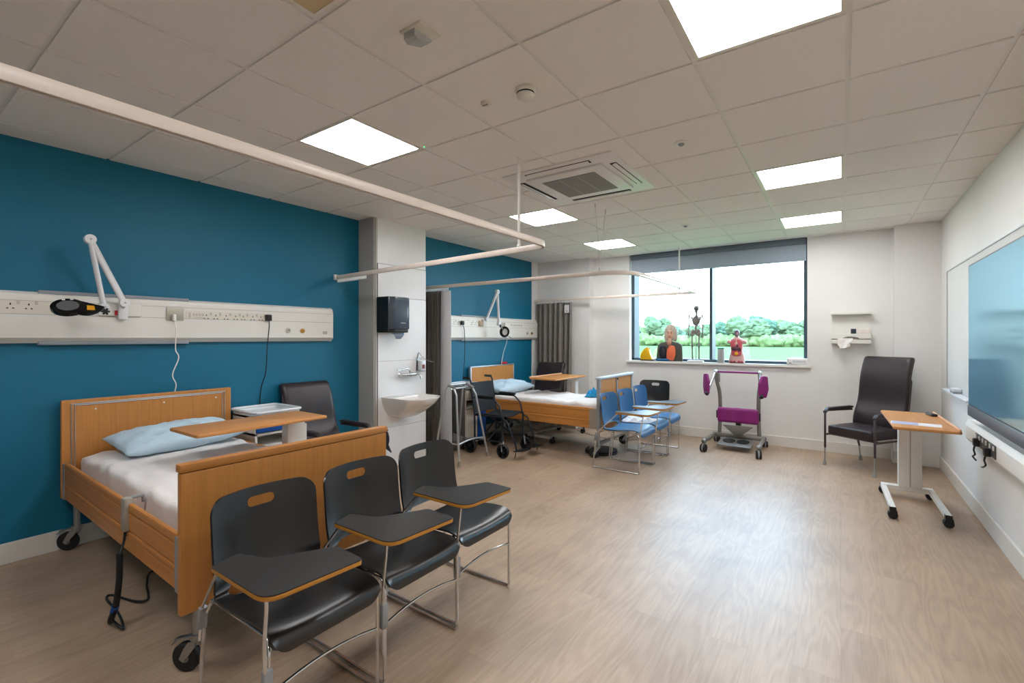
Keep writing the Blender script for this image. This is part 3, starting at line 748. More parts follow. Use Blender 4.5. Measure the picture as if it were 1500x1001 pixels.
# ================================================================== wheelchair (transit type, facing +x)
WCM = mat('dark_blue_grey_tube', '2b3038', .35, .5)
NYL = mat('black_nylon', '14161a', .7, var=.1, bump=.3, bscale=300)
wc = thing('wheelchair', 'black folding transit wheelchair with small wheels beside the far bed', 'wheelchair', (-3.60, 4.83, 0))
m = MB()
def wcs(p, q=0):
    return m.surf(p, 16, 10, .012)
m.surf(lambda u, v: V((-.20+.42*u, -.21+.42*v, .50-.03*sin(pi*v)+.01*u)), 14, 14, .012); m.build('seat', NYL, wc, 60)
m = MB(); m.surf(lambda u, v: V((-.215-.05*u-.03*sin(pi*v), -.215+.43*v, .50+.38*u)), 14, 14, .012); m.build('backrest', NYL, wc, 60)
for s in (-1, 1):
    y = s*.225
    f = MB()
    f.tube(fillet([(-.20, y, .10), (-.205, y, .5), (-.27, y, .90), (-.285, y, .935), (-.37, y, .94)], [0, .1, .05, .03, 0]), .011, 10)
    f.tube([(-.205, y, .48), (.24, y, .49)], .011, 10); f.tube([(-.20, y, .17), (.24, y, .19)], .01, 10)
    f.tube([(.23, y, .50), (.235, y, .14)], .012, 10)
    f.tube(fillet([(-.235, y, .70), (-.12, y, .70), (.10, y, .70), (.19, y, .62), (.22, y, .50)], [0, 0, .06, .06, 0]), .0095, 10)
    f.tube([(-.2, y, .14), (-.245, y, .10)], .012, 8)
    f.build('side_frame', WCM, wc)
    MB().tube([(-.285, y, .939), (-.395, y, .94)], .016, 12).build('push_handle', BLK, wc)
    a = MB(); a.rbox((-.02, y, .722), (.26, .05, .035), .016, 8); a.build('arm_pad', NYL, wc, 60)
    for nm, x, r, wd in (('front_wheel', .26, .086, .02), ('rear_wheel', -.25, .092, .022)):
        yy = y+s*.03; Mx = Matrix.Translation((x, yy, r)) @ Matrix.Rotation(pi/2, 4, 'X')
        w_ = MB(); w_.lathe([(r*.78, -wd*.8), (r*.93, -wd), (r, -wd*.4), (r, wd*.4), (r*.93, wd), (r*.78, wd*.8), (r*.78, -wd*.8)], (0, 0, 0), 28, Mx)
        for k in range(8):
            an = k*pi/4; w_.tube([Mx @ V((.012*cos(an), .012*sin(an), 0)), Mx @ V((r*.8*cos(an), r*.8*sin(an), 0))], .007, 6)
        w_.lathe([(0, -wd*1.1), (.02, -wd*1.1), (.02, wd*1.1), (0, wd*1.1)], (0, 0, 0), 16, Mx)
        w_.build(nm, RUB, wc)
    fk = MB(); fk.tube([(.235, y, .20), (.25, y+s*.004, .17), (.262, y+s*.006, .086)], .009, 8); fk.tube([(.235, y+s*.03, .185), (.262, y+s*.056, .086)], .006, 8); fk.build('fork', GREYP, wc)
    ft = MB(); ft.tube(fillet([(.23, y, .47), (.30, y, .44), (.42, y*.95, .17), (.435, y*.95, .10)], [0, .04, .05, 0]), .01, 10)
    fo = ft.build('leg_hanger', WCM, wc)
    pl = MB(); pl.box((.46, y*.62, .105), (.15, .17, .012), .004, rot=(0, R(-8), 0)); pl.build('footplate', BLK, fo)
    lp_ = MB(); lp_.tube(catmull([(.43, y, .12), (.44, y+s*.02, .07), (.43, y+s*.02, .03)], 5), .006, 6); lp_.build('heel_loop', BLK, fo)
x_ = MB(); x_.tube([(.02, -.22, .20), (.02, .22, .47)], .011, 8); x_.tube([(.05, .22, .20), (.05, -.22, .47)], .011, 8); x_.tube([(-.1, -.22, .20), (-.1, .22, .47)], .009, 8); x_.build('cross_brace', WCM, wc)
# ================================================================== walking frame
wf = thing('walking_frame', 'grey tubular walking frame standing before the curtain', 'walking frame', (-3.75, 4.30, 0))
WFM = mat('grey_walker_tube', 'b3b6b8', .32, .7)
O = V((-3.75, 4.30, 0))
def wl(p): return V(p)-O
near = [wl(p) for p in ((-3.53, 4.0, .03), (-3.60, 4.03, .80), (-3.66, 4.045, .885), (-3.74, 4.055, .905), (-3.79, 4.05, .86), (-3.93, 4.02, .03))]
far = [wl(p) for p in ((-3.57, 4.57, .03), (-3.62, 4.40, .78), (-3.66, 4.37, .87), (-3.74, 4.36, .905), (-3.80, 4.37, .86), (-4.03, 4.55, .03))]
for pts in (near, far):
    f = MB(); f.tube(pts, .0125, 12, fil=.05); so = f.build('side_frame', WFM, wf)
    h = MB(); h.tube([pts[2].lerp(pts[3], -.35), pts[3].lerp(pts[2], -.05)], .0165, 12); h.build('hand_grip', mat('grey_rubber_grip', '84807c', .6), so)
    for q in (pts[0], pts[-1]):
        k = MB(); k.lathe([(0, 0), (.021, 0), (.02, .02), (.015, .06)], (q.x, q.y, 0), 16); k.build('rubber_foot', mat('beige_rubber', '8a8070', .7), wf)
f = MB()
f.tube([near[3], far[3]], .0125, 12); f.tube([near[3]+V((.03, 0, -.045)), far[3]+V((.03, 0, -.045))], .010, 12)
def al(p, t): return p[0].lerp(p[1], t)
lowN, lowF = near[0].lerp(near[1], .28), far[0].lerp(far[1], .28)
bN, bF = near[5].lerp(near[4], .16), far[5].lerp(far[4], .16)
f.tube(catmull([lowN, (lowN+lowF)/2+V((.0, 0, .02)), lowF], 6), .010, 10); f.tube(catmull([bN, (bN+lowN)/2+V((0, 0, .03)), lowN], 6), .010, 10); f.tube([bF, lowF], .010, 10)
f.build('cross_bar', WFM, wf)
# ================================================================== round turning disc
td = thing('turning_disc', 'round black turning disc on the floor under the foot of the far bed', 'turning disc', (-2.50, 5.55, 0))
MB().lathe([(0, 0), (.20, 0), (.205, .006), (.205, .014), (.2, .018), (0, .018)], seg=48).build('base_disc', BLK, td)
MB().lathe([(0, .018), (.19, .018), (.2, .024), (.2, .036), (.193, .042), (0, .042)], seg=48).build('top_disc', RUB, td)
cc = MB()
pts = []
for q in range(220):
    t = q/219; an = t*2*pi*34; pts.append((-3.05+.95*t, 5.95-.1*t, .145-.04*sin(pi*t)+.011*sin(an)+.0, ) if 0 else (-3.05+.95*t, 5.95-.1*t+.011*cos(an), .155-.05*sin(pi*t)+.011*sin(an)))
tag(cc.tube(pts, .003, 6).build('coiled_cord', mat('grey_coil_cord', '77736e', .5)), 'grey coiled cord stretched low under the far bed', 'cord')
# ================================================================== standing hoist
sh = thing('standing_aid', 'silver standing aid on castors with purple knee pad and handlebar below the window', 'standing aid', (-1.125, 6.75, 0))
HOM = mat('silver_grey_paint', '8d8b88', .35, .6)
O2 = V((-1.125, 6.75, 0))
m = MB(); m.b2(-.33, .33, .155, .215, .10, .155, .012)
for s in (-1, 1):
    m.tube([(s*.285, .28, .12), (s*.30, .12, .125), (s*.315, -.40, .135)], .030, 12, sc=(1, .75)); m.sph((s*.315, -.40, .13), .034)
ba = m.build('base', HOM, sh)
for s in (-1, 1):
    for nm, y, r in (('front_castor', -.425, .05), ('rear_castor', .30, .04)):
        x = s*(.315 if y < 0 else .30); Mx = Matrix.Translation((x, y, r)) @ Matrix.Rotation(s*R(12), 4, 'Z') @ Matrix.Rotation(pi/2, 4, 'Y')
        c = MB()
        for q in (-1, 1): c.lathe([(0, -.011), (r*.9, -.011), (r, -.006), (r, .006), (r*.9, .011), (0, .011)], (0, 0, 0), 24, Mx @ Matrix.Translation((0, 0, q*.02)))
        co = c.build(nm, RUB, ba)
        MB().lathe([(.0, -.012), (r*1.04, -.008), (r*1.06, 0), (r*1.04, .008), (0, .012)], (0, 0, 0), 24, Mx @ Matrix.Scale(.98, 4)).build('castor_cover', GREYP, sh)
    m = MB()
    m.tube(catmull([(s*.245, .185, .13), (s*.235, .19, .45), (s*.24, .17, .70), (s*.265, .12, .86), (s*.265, .06, 1.0)], 6), .021, 12, sc=(1.15, .8)); m.build('upright', HOM, sh)
    m = MB(); m.tube([(s*.265, .075, 1.005), (s*.315, -.20, .735)], .019, 12, sc=(1.2, .7)); m.sph((s*.265, .06, 1.0), .026); ao = m.build('arm', mat('bright_silver', 'c9cdd2', .25, .8), sh)
    MB().tube([(s*.312, -.19, .745), (s*.32, -.23, .715)], .024, 12).build('arm_grip', BLK, ao)
    px = s*.338
    pd = MB(); out = fillet([(-.065, .0, 0), (-.075, .17, 0), (-.03, .27, 0), (.05, .26, 0), (.065, .1, 0), (.03, -.01, 0)], .03, 5, True)
    pd.prism([(p.x, p.y) for p in out], -.018, .018, Matrix.Translation((px, -.17, .715)) @ Matrix.Rotation(R(-38)*s, 4, 'Z') @ Matrix.Rotation(pi/2, 4, 'Y') @ Matrix.Rotation(pi/2, 4, 'Z'), .008)
    pd.build('seat_pad', PURPLE, sh)
MB().tube([(-.262, .06, .998), (.262, .06, .998)], .013, 12).build('handlebar', PURPLE, sh)
MB().tube([(-.225, .06, .998), (-.225, .07, .86)], .013, 10).build('release_handle', GREYP, sh)
m = MB(); m.rbox((0, .09, .42), (.50, .075, .20), .034, 20, lambda p: V((p.x, p.y+.022*math.exp(-(p.x/.06)**2)*(1 if p.y < 0 else 0), p.z-.0*p.x))); m.build('knee_pad', PURPLE, sh, 60)
m = MB()
for s in (-1, 1): MB().tube([(s*.232, .18, .42), (s*.262, .12, .42), (s*.262, .10, .47), (s*.262, .1, .37), (s*.262, .12, .42)], .008, 8).build('side_loop', BLK, sh)
m.b2(-.03, .03, .12, .19, .16, .34); m.build('pad_bracket', BLK, sh)
m = MB(); m.prism([(-.19, .285), (.19, .285), (.05, .165), (-.05, .165)], -.02, .02, Matrix.Translation((0, .10, 0)) @ Matrix.Rotation(pi/2, 4, 'X'), .004); m.build('deflector_plate', HOM, sh)
m = MB(); m.box((0, -.05, .088), (.40, .34, .016), .006, rot=(R(6), 0, 0)); fp = m.build('footplate', HOM, sh)
for s in (-1, 1):
    q = MB(); q.lathe([(0, .0), (.075, .0), (.075, .004), (0, .004)], (0, 0, 0), 24, Matrix.Translation((s*.085, -.03, .099)) @ Matrix.Rotation(R(6), 4, 'X') @ Matrix.Diagonal((1, 1.25, 1, 1))); q.build('foot_mat', RUB, fp)
# ================================================================== whiteboard, display, trunking on the right wall
wb = thing('whiteboard', 'white writing board in a thin grey frame behind the big screen', 'whiteboard', (XR, 4.6, 1.547))
MB().b2(-.016, 0, -1.975, 1.975, -.597, .597, .002).build('board', mat('whiteboard_enamel', 'd9dcd9', .18), wb, smooth=False)
m = MB()
for a, b_, c, d in ((-1.98, 1.98, .592, .602), (-1.98, 1.98, -.602, -.592), (-1.98, -1.968, -.6, .6), (1.968, 1.98, -.6, .6)): m.b2(-.022, 0, a, b_, c, d)
m.build('frame', ALU, wb, smooth=False)
MB().b2(-.075, -.0, .72, 1.86, -.625, -.602, .006).build('pen_tray', mat('pale_tray', 'c8ccd0', .4), wb)
er = thing('board_wiper', 'pale board wiper lying on the pen tray of the whiteboard', 'board wiper', (.872, 5.93, .945))
MB().b2(-.03, .03, -.08, .08, .014, .045, .008).build('grip', mat('pale_grey_plastic', 'c2c5c8', .4), er); MB().b2(-.028, .028, -.078, .078, 0, .015).build('felt', GREYP, er)
tv = thing('interactive_display', 'large dark framed wall screen switched off, on the right wall', 'display screen', (XR, 4.15, 1.44))
m = MB(); m.b2(-.085, -.0222, -1.02, 1.02, -.60, .60, .008); m.build('housing', DGREY, tv)
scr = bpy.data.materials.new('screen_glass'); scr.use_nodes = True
nt = scr.node_tree; nt.nodes.clear(); o_ = nt.nodes.new('ShaderNodeOutputMaterial'); dfn = nt.nodes.new('ShaderNodeBsdfDiffuse'); dfn.inputs[0].default_value = (.20, .46, .66, 1)  # blue diffuse colour stands in for light reflected by the dark screen
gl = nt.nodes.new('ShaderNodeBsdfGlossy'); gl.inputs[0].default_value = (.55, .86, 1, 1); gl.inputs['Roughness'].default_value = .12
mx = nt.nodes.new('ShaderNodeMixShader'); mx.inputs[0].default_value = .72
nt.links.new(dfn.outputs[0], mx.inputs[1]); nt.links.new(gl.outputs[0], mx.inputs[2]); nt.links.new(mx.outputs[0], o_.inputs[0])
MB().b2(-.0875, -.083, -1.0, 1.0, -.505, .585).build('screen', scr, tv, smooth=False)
MB().b2(-.092, -.03, -1.015, 1.015, -.598, -.515, .006).build('front_bezel', mat('grey_blue_bezel', '4a4e58', .35), tv)
MB().tube(catmull([(-.04, 1.02, -.16), (-.045, 1.075, -.22), (-.04, 1.08, -.36), (-.03, 1.02, -.46)], 8), .006, 8).build('cable', BLK, tv); MB().b2(-.05, -.03, 1.018, 1.03, .0, .03).build('button', BLK, tv)
tr_ = thing('wall_trunking', 'white dado trunking on the right wall below the screen', 'trunking', (XR, 3.95, .69))
m = MB(); m.prism([(0, -.085), (-.048, -.085), (-.062, -.06), (-.062, .04), (-.045, .085), (0, .085)], -1.49, 1.49, Matrix(((1, 0, 0, 0), (0, 0, 1, 0), (0, 1, 0, 0), (0, 0, 0, 1)))); m.build('body', PLW, tr_, smooth=False)
for k, y in enumerate((1.0, .80, .60)):
    so = MB().b2(-.068, -.06, y-.085, y+.085, -.055, .038, .003).build('socket', mat('dark_steel_plate', '5e5a56', .35, .5), tr_)
    sw = MB(); sw.b2(-.073, -.066, y-.06, y-.04, .0, .03); sw.b2(-.073, -.066, y+.04, y+.06, .0, .03); sw.build('switch', PLW, so)
for lb, y, dz in (('black plug in the trunking socket nearest the room corner', 4.92, -.02), ('black plug with a drooping lead in the trunking below the screen', 4.60, -.03)):
    pg = thing('power_plug', lb, 'plug', (XR-.061, y, .69+dz))
    MB().b2(-.04, 0, -.025, .025, -.03, .03, .008).build('body', BLK, pg)
    MB().tube(catmull([(-.03, 0, -.03), (-.035, 0, -.06), (-.03, -.01, -.09), (-.03, .06, -.12), (-.02, .16 if dz < -.025 else .02, -.14)], 6), .006, 8).build('lead', BLK, pg)
# ================================================================== bed head trunking on the blue wall
def trunk(label, y0, y1, face=-4.35):
    yc = (y0+y1)/2; T = thing('bedhead_trunking', label, 'bedhead unit', (XL, yc, 1.595)); d = face-XL
    Mp = Matrix(((1, 0, 0, 0), (0, 0, 1, 0), (0, 1, 0, 0), (0, 0, 0, 1)))
    h = (y1-y0)/2
    m = MB(); m.prism([(0, -.170), (d*.45, -.170), (d*.9, -.140), (d, -.135), (d, .118), (d*.95, .125), (d*.85, .13), (d*.8, .155), (d*.4, .172), (0, .172)], -h, h, Mp); m.build('body', CREAM, T, 20)
    for s in (-1, 1): MB().prism([(0, -.174), (d*.5, -.174), (d*1.02, -.142), (d*1.04, .12), (d*.85, .16), (d*.4, .176), (0, .176)], s*h-.003, s*h+.003, Mp).build('end_cap', CREAM, T, smooth=False)
    m = MB(); m.b2(d-.0005, d+.0012, -h+.004, h-.004, .019, .0225); m.b2(d-.0005, d+.0012, -h+.004, h-.004, .107, .110); m.build('cover_joint', mat('joint_grey', 'a9a498', .6), T, smooth=False)
    return T, d, yc
def outlet(T, d, yl, z, double=False):
    s = MB(); DK = mat('socket_hole', '2a2622', .6)
    s.b2(d-.001, d+.0032, yl-.0035, yl+.0035, z+.011, z+.024); s.b2(d-.001, d+.0032, yl-.018, yl-.008, z-.013, z-.006); s.b2(d-.001, d+.0032, yl+.008, yl+.018, z-.013, z-.006)
    o = s.build('socket', DK, T, smooth=False)
    w_ = MB().b2(d, d+.004, yl+.028, yl+.044, z+.018, z+.042, .001).build('switch', mat('switch_grey', 'bdb8ac', .5), o)
def round_outlet(T, d, yl, z, m1):
    q = MB(); q.lathe([(0, 0), (.024, 0), (.024, .008), (.014, .009), (.013, .018), (.006, .018), (.006, .006), (0, .006)], (0, 0, 0), 24, Matrix.Translation((d, yl, z)) @ Matrix.Rotation(pi/2, 4, 'Y')); q.build('gas_outlet', m1, T)
T1, d1, c1 = trunk('long cream services trunking on the blue wall above the nearest bed', -.6, 2.945)
for y in (.618, .702, .983): outlet(T1, d1, y-c1, .066)
for y in (1.75, 1.823, 1.904, 1.982, 2.046, 2.128, 2.201): outlet(T1, d1, y-c1, .036)
q = MB(); q.b2(d1, d1+.003, -.6-c1+.3, 1.02-c1, .026, .105); q.b2(d1, d1+.003, 1.60-c1, 2.30-c1, .0245, .085); q.build('socket_plate', mat('ivory_plate', 'd9d3c6', .4), T1, smooth=False)
q = MB().b2(d1, d1+.02, 1.05-c1, 1.30-c1, .024, .118, .008).build('lamp_backplate', CREAM, T1)
q = MB().b2(d1, d1+.024, 1.140-c1, 1.165-c1, .03, .065, .002).build('red_rocker_switch', RED, T1)
q = MB(); q.b2(d1, d1+.006, 1.465-c1, 1.585-c1, .004, .104, .002); q.build('call_socket_plate', mat('satin_plate', 'a7a294', .4, .5), T1)
q = MB(); q.b2(d1+.001, d1+.0045, 1.62-c1, 1.635-c1, .03, .07); [q.b2(d1+.001, d1+.005, 1.65-c1+.022*k, 1.664-c1+.022*k, .044, .066) for k in range(4)]; q.b2(d1+.001, d1+.0045, 1.66-c1, 1.74-c1, .028, .033); q.build('control_buttons', mat('pale_button_grey', 'b9b4aa', .5), T1, smooth=False)
round_outlet(T1, d1, 2.461-c1, -.065, mat('grey_outlet', 'b8b6ae', .4)); round_outlet(T1, d1, 2.607-c1, -.068, BRASS)
q = MB(); q.b2(d1, d1+.002, 2.83-c1, 2.88-c1, -.10, -.07); q.build('rating_label', mat('label_grey', 'b0aca2', .5), T1, smooth=False)
for z, nm in ((.1725, 0), (-.1715, 0)):
    q = MB().b2(d1*.1, d1*.75, .75-c1, 1.63-c1, z-.012, z+.012, .004).build('light_strip', mat('grey_light_strip', '8d949b', .4), T1)
T2, d2, c2 = trunk('cream services trunking on the far blue wall behind the curtain', 4.42, 6.99)
for y in (4.82, 4.90, 5.20, 5.28): outlet(T2, d2, y-c2, .06)
q = MB().b2(d2, d2+.004, 5.90-c2, 6.02-c2, .03, .10, .002).build('call_socket_plate', mat('satin_plate', ''), T2)
q = MB(); [q.b2(d2, d2+.003, 6.18-c2+.07*k, 6.22-c2+.07*k, .05, .075) for k in range(5)]; q.build('control_buttons', mat('pale_button_grey', ''), T2, smooth=False)
q = MB().b2(d2, d2+.02, 5.355-c2, 5.455-c2, .03, .11, .006).build('lamp_backplate', mat('tan_plate', 'b99f83', .5), T2)
round_outlet(T2, d2, 6.66-c2, -.065, mat('grey_outlet', '')); round_outlet(T2, d2, 6.80-c2, -.065, BRASS)
for z in (.1725, -.1715): MB().b2(d2*.1, d2*.75, 5.0-c2, 5.9-c2, z-.012, z+.012, .004).build('light_strip', mat('grey_light_strip', ''), T2)
# plugs and leads
def plug(label, y, z, pts, bm_, lead, big=.026):
    P = thing('power_plug', label, 'plug', (-4.350, y, z))
    MB().b2(0, .04, -big, big, -.03, .028, .009).build('body', bm_, P)
    MB().tube(catmull(pts, 8), .0042, 8).build('lead', lead, P)
plug('black plug with a long black lead in the near trunking, right of the sockets', 2.262, 1.645, [(.03, 0, -.03), (.03, .0, -.1), (.02, -.01, -.25), (.0, -.015, -.5), (-.055, -.035, -.70), (-.058, -.05, -1.2)], BLK, BLK)
plug('white call lead hanging from the square plate behind the nearest bed', 1.512, 1.62, [(.02, 0, -.02), (.025, .012, -.1), (.02, .01, -.25), (.025, .03, -.32), (.02, -.01, -.45), (.015, .015, -.53), (.0, .01, -.61), (-.01, .0, -.8)], PLW, PLW, .012)
plug('black plug with a hanging black lead in the far trunking', 4.975, 1.665, [(.03, 0, -.03), (.03, .03, -.1), (.02, .05, -.3), (.0, .06, -.6), (-.04, .05, -1.0)], BLK, BLK)
plug('white call lead dropping to the far headboard', 6.02, 1.50, [(.02, 0, -.02), (.02, .02, -.1), (.02, -.06, -.25), (.01, -.09, -.38), (-.01, -.10, -.5)], PLW, PLW, .012)
rd = MB().box((-4.372, 6.02, 1.058), (.03, .15, .035), .006).build('red_clip', RED); tag(rd, 'small red clip resting on top of the far headboard', 'clip')
# ================================================================== examination lamps
LW = mat('lamp_white_enamel', 'dedfe0', .3)
def lamp(label, base, elbow, top, wrist, head, hdir, tail, style):
    B = V(base); T = thing('examination_lamp', label, 'lamp', base)
    r = lambda p: V(p)-B
    m = MB(); m.b2(-.03, .02, -.028, .028, -.06, .035, .004); m.cyl((0, 0, .02), r(elbow), .014); m.build('wall_bracket', LW, T)
    for a, b in ((elbow, top), (top, wrist)):
        q = MB(); A_, B_ = r(a), r(b); d = (B_-A_).normalized(); sd = d.cross(V((1, 0, 0))).normalized()*.0
        q.tube([A_, B_], .0195, 12, sc=(1.15, .8)); q.build('arm', LW, T)
    for p, rr in ((elbow, .03), (top, .032), (wrist, .027)):
        q = MB(); q.cyl(r(p)-V((.022, 0, 0)), r(p)+V((.022, 0, 0)), rr, seg=20); jo = q.build('joint', LW, T)
        k = MB(); k.cyl(r(p)+V((.022, 0, 0)), r(p)+V((.027, 0, 0)), .006, seg=10); k.build('screw', STEEL, jo)
    q = MB(); w = r(wrist); [q.box(w+V((.03, 0, -.03)), (.012, .05, .014), .004, rot=(a, 0, 0)) for a in (0, pi/3, 2*pi/3)]; q.build('star_knob', BLK, T)
    H, D = r(head), V(hdir).normalized()
    # head: oval magnifier ring on a tapering neck
    q = MB()
    if style == 0:
        Mh = frame_M(H, (.72, -.2, .66), D)
        out = [(.068*cos(a), .085*sin(a)+.0) for a in [k*2*pi/40 for k in range(40)]]
        neck = catmull([(-.06, -.045, 0), (-.072, -.085, 0), (-.06, -.13, 0), (-.022, -.175, 0), (-.012, -.17, 0), (.0, -.13, 0), (.03, -.085, 0), (.06, -.04, 0)], 4)
        q.prism(out, -.022, .012, Mh, .006); q.prism([(p.x, p.y) for p in neck], -.02, .010, Mh, .005)
        hd = q.build('head', mat('glossy_black', '0e0d0d', .15), T)
        e = MB(); e.prism([(.048*cos(a), .06*sin(a)) for a in [k*2*pi/32 for k in range(32)]], -.0245, -.0215, Mh); e.prism([(.044*cos(a), .055*sin(a)) for a in [k*2*pi/32 for k in range(32)]], .011, .0135, Mh)
        e.build('lens', mat('lens_glass', '6d6f74', .05, .3), hd)
        s_ = MB(); s_.prism([(-.05, -.128), (-.012, -.128), (-.004, -.092), (-.045, -.088)], .009, .0125, Mh); s_.build('yellow_label', mat('yellow_label', 'd99a1c', .5), hd, smooth=False)
        s_ = MB(); s_.prism([(.05, .008), (.061, .008), (.061, .024), (.05, .024)], .011, .0132, Mh); s_.prism([(.05, -.032), (.06, -.032), (.06, -.016), (.05, -.016)], .011, .0132, Mh); s_.build('white_marking', PLW, hd, smooth=False)
    else:
        Mh = frame_M(H, (.9, -.35, -.1), D)
        q.lathe([(.05, -.018), (.078, -.018), (.084, 0), (.078, .018), (.05, .018), (.05, -.018)], (0, 0, 0), 32, Mh); q.b2(-.0, .0, 0, 0, 0, 0) if 0 else None
        hd = q.build('head', mat('glossy_black', ''), T)
        e = MB(); e.lathe([(0, -.008), (.052, -.008), (.052, .008), (0, .008)], (0, 0, 0), 32, Mh); e.build('lens', mat('pale_lens', 'b9b4ae', .1, .2), hd)
    q = MB(); q.tube(catmull([w, w.lerp(H, .4)+V((.02, 0, -.02)), H-D*(.16 if style == 0 else .08)], 5), .009, 8)
    if tail: q.tube([H+D*.07, r(tail)], .008, 8)
    q.build('neck', GREYP if style else BLK, T)
    if style == 0:
        q = MB(); q.tube(catmull([w+V((0, 0, .03)), w+V((.02, -.06, .05)), w+V((.02, -.09, .0)), w+V((.02, -.03, -.03))], 6), .003, 6); q.build('lead', PLW, T)
lamp('white folding arm examination lamp with black magnifier head above the nearest bed', (-4.33, 1.185, 1.655), (-4.28, 1.182, 1.715), (-4.21, .975, 2.135), (-4.17, 1.04, 1.672), (-4.12, .845, 1.662), (0, -1, .06), None, 0)
lamp('white folding arm examination lamp with round head on the far blue wall', (-4.33, 5.45, 1.69), (-4.29, 5.47, 1.73), (-4.22, 5.64, 2.145), (-4.16, 5.60, 1.66), (-4.13, 5.70, 1.545), (.1, .6, -.6), (-4.12, 5.90, 1.44), 1)
# ================================================================== column fittings
BS = mat('white_ceramic', 'e3e0dc', .12, coat=.3)
wbn = thing('wash_basin', 'white ceramic wash basin on the column', 'wash basin', (-4.148, 3.66, .80))
def basin_out(k):                     # plan outline from wall (x=0) outwards
    return fillet([(0, -.25, 0), (.42, -.25, 0), (.52, -.10, 0), (.52, .10, 0), (.42, .25, 0), (0, .25, 0)], [0, .1, .12, .12, .1, 0], 6)
out = basin_out(0); n = len(out); m = MB()
def ring(fx, fy, z, x0=0): return [V((x0+(p.x-0)*fx, p.y*fy, z)) for p in out]
levels = [ring(.30, .42, -.235), ring(.45, .60, -.215), ring(.68, .80, -.15), ring(.88, .94, -.075), ring(.98, .99, -.02), ring(1, 1, -.006), ring(1, 1, 0), ring(.985, .975, .004), ring(.95, .93, .0, .0)]
levels += [[V((.10+(p.x*.80), p.y*.82, -.012)) for p in out], [V((.13+(p.x*.70), p.y*.72, -.06)) for p in out], [V((.19+(p.x*.42), p.y*.45, -.105)) for p in out]]
t = bmesh.new(); rg = [[t.verts.new(p) for p in l] for l in levels]
for A_, B_ in zip(rg, rg[1:]):
    for k in range(n): t.faces.new((A_[k], A_[(k+1) % n], B_[(k+1) % n], B_[k]))
t.faces.new(rg[-1]); t.faces.new(list(reversed(rg[0])))
m.merge(t); m.build('bowl', BS, wbn, 50)
q = MB(); q.cyl((.27, 0, -.108), (.27, 0, -.101), .022); [q.cyl((.03, y, .002), (.03, y, .006), .012) for y in (-.12, .12)]; q.build('waste_and_caps', CHROME, wbn)
tp = thing('mixer_tap', 'chrome wall mixer tap with lever handles above the basin', 'tap', (-4.148, 3.76, 1.03))
m = MB()
for y in (-.085, .085): m.lathe([(.028, 0), (.028, .006), (.014, .012), (.014, .05)], (0, y, 0), 20, Matrix.Rotation(pi/2, 4, 'Y'))
m.tube([(.05, -.11, 0), (.05, .13, 0)], .02, 16); m.build('body', CHROME, tp)
m = MB(); m.tube(fillet([(.05, -.1, .0), (.05, -.1, .045), (.13, -.11, .06), (.2, -.11, .075)], .02), [.012]*1+[.009], 10) if 0 else m.tube(fillet([(.05, .02, .0), (.05, .02, .06), (.06, -.05, .072), (.065, -.15, .058), (.065, -.18, .07)], .02), .009, 10); m.build('lever', CHROME, tp)
m = MB(); m.tube(fillet([(.05, .1, 0), (.08, .12, 0), (.11, .13, -.012), (.12, .135, -.05)], .02), .011, 10); m.build('spout', CHROME, tp)
m = MB(); m.tube(fillet([(.05, .03, .0), (.05, .03, -.02)], 0), .013, 10); m.build('centre_valve', STEEL, tp)
dsn = thing('soap_dispenser', 'wall soap bottle in a wire bracket with a long elbow lever, beside the tap', 'soap dispenser', (-4.148, 3.97, 1.09))
MB().b2(.02, .08, -.035, .035, -.02, .10, .01).build('bottle', mat('clear_bottle', 'd9dde0', .2, alpha=1), dsn)
MB().lathe([(.014, .10), (.014, .12), (.006, .12), (.006, .15), (0, .15)], (.05, 0, 0), 16).build('pump', PLW, dsn)
m = MB(); m.tube([(0, -.04, .12), (0, -.04, -.03), (.09, -.04, -.03), (.09, .04, -.03), (0, .04, -.03), (0, .04, .12)], .004, 6, fil=.01); m.b2(-.0, .004, -.04, .04, -.03, .13); m.build('bracket', STEEL, dsn)
m = MB(); m.tube(catmull([(.01, -.03, .12), (.03, -.03, .19), (.05, 0, .15), (.10, .02, .11), (.17, .04, .085), (.22, .02, .085), (.19, -.01, .09)], 6), .005, 8); m.build('elbow_lever', STEEL, dsn)
MB().b2(.078, .083, -.02, .02, .0, .05).build('red_marking', mat('red_brown_label', '7a3030', .5), dsn, smooth=False)
pt = thing('paper_towel_dispenser', 'dark grey paper towel dispenser on the column with a blue sheet hanging out', 'towel dispenser', (-4.148, 3.50, 1.715))
out = fillet([(0, -.15, 0), (.17, -.15, 0), (.215, -.08, 0), (.215, .11, 0), (.19, .15, 0), (0, .15, 0)], [.0, .05, .06, .04, .03, .0], 5, True)
m = MB(); m.prism([(p.x, p.y) for p in out], -.165, .19, None, .012); m.build('cover', mat('smoky_blue_plastic', '3f4a57', .22, coat=.2), pt)
m = MB(); m.prism([(p.x*.94, p.y*.96) for p in out], -.20, -.16, None, .008); m.b2(0, .19, -.152, -.145, -.19, .185); m.build('body', BLK, pt)
m = MB(); m.b2(.214, .2165, .0, .07, -.10, -.09); m.build('badge', GREYP, pt, smooth=False)
m = MB(); m.surf(lambda u, v: V((.12+.06*u*(1-.3*v)+.015*sin(v*4), .01+(u-.5)*.14*(1-v*.75)+.03*v, -.195-.075*v)), 10, 8, .001); m.build('paper', mat('blue_paper', '9fb6d8', .7), pt, 60)
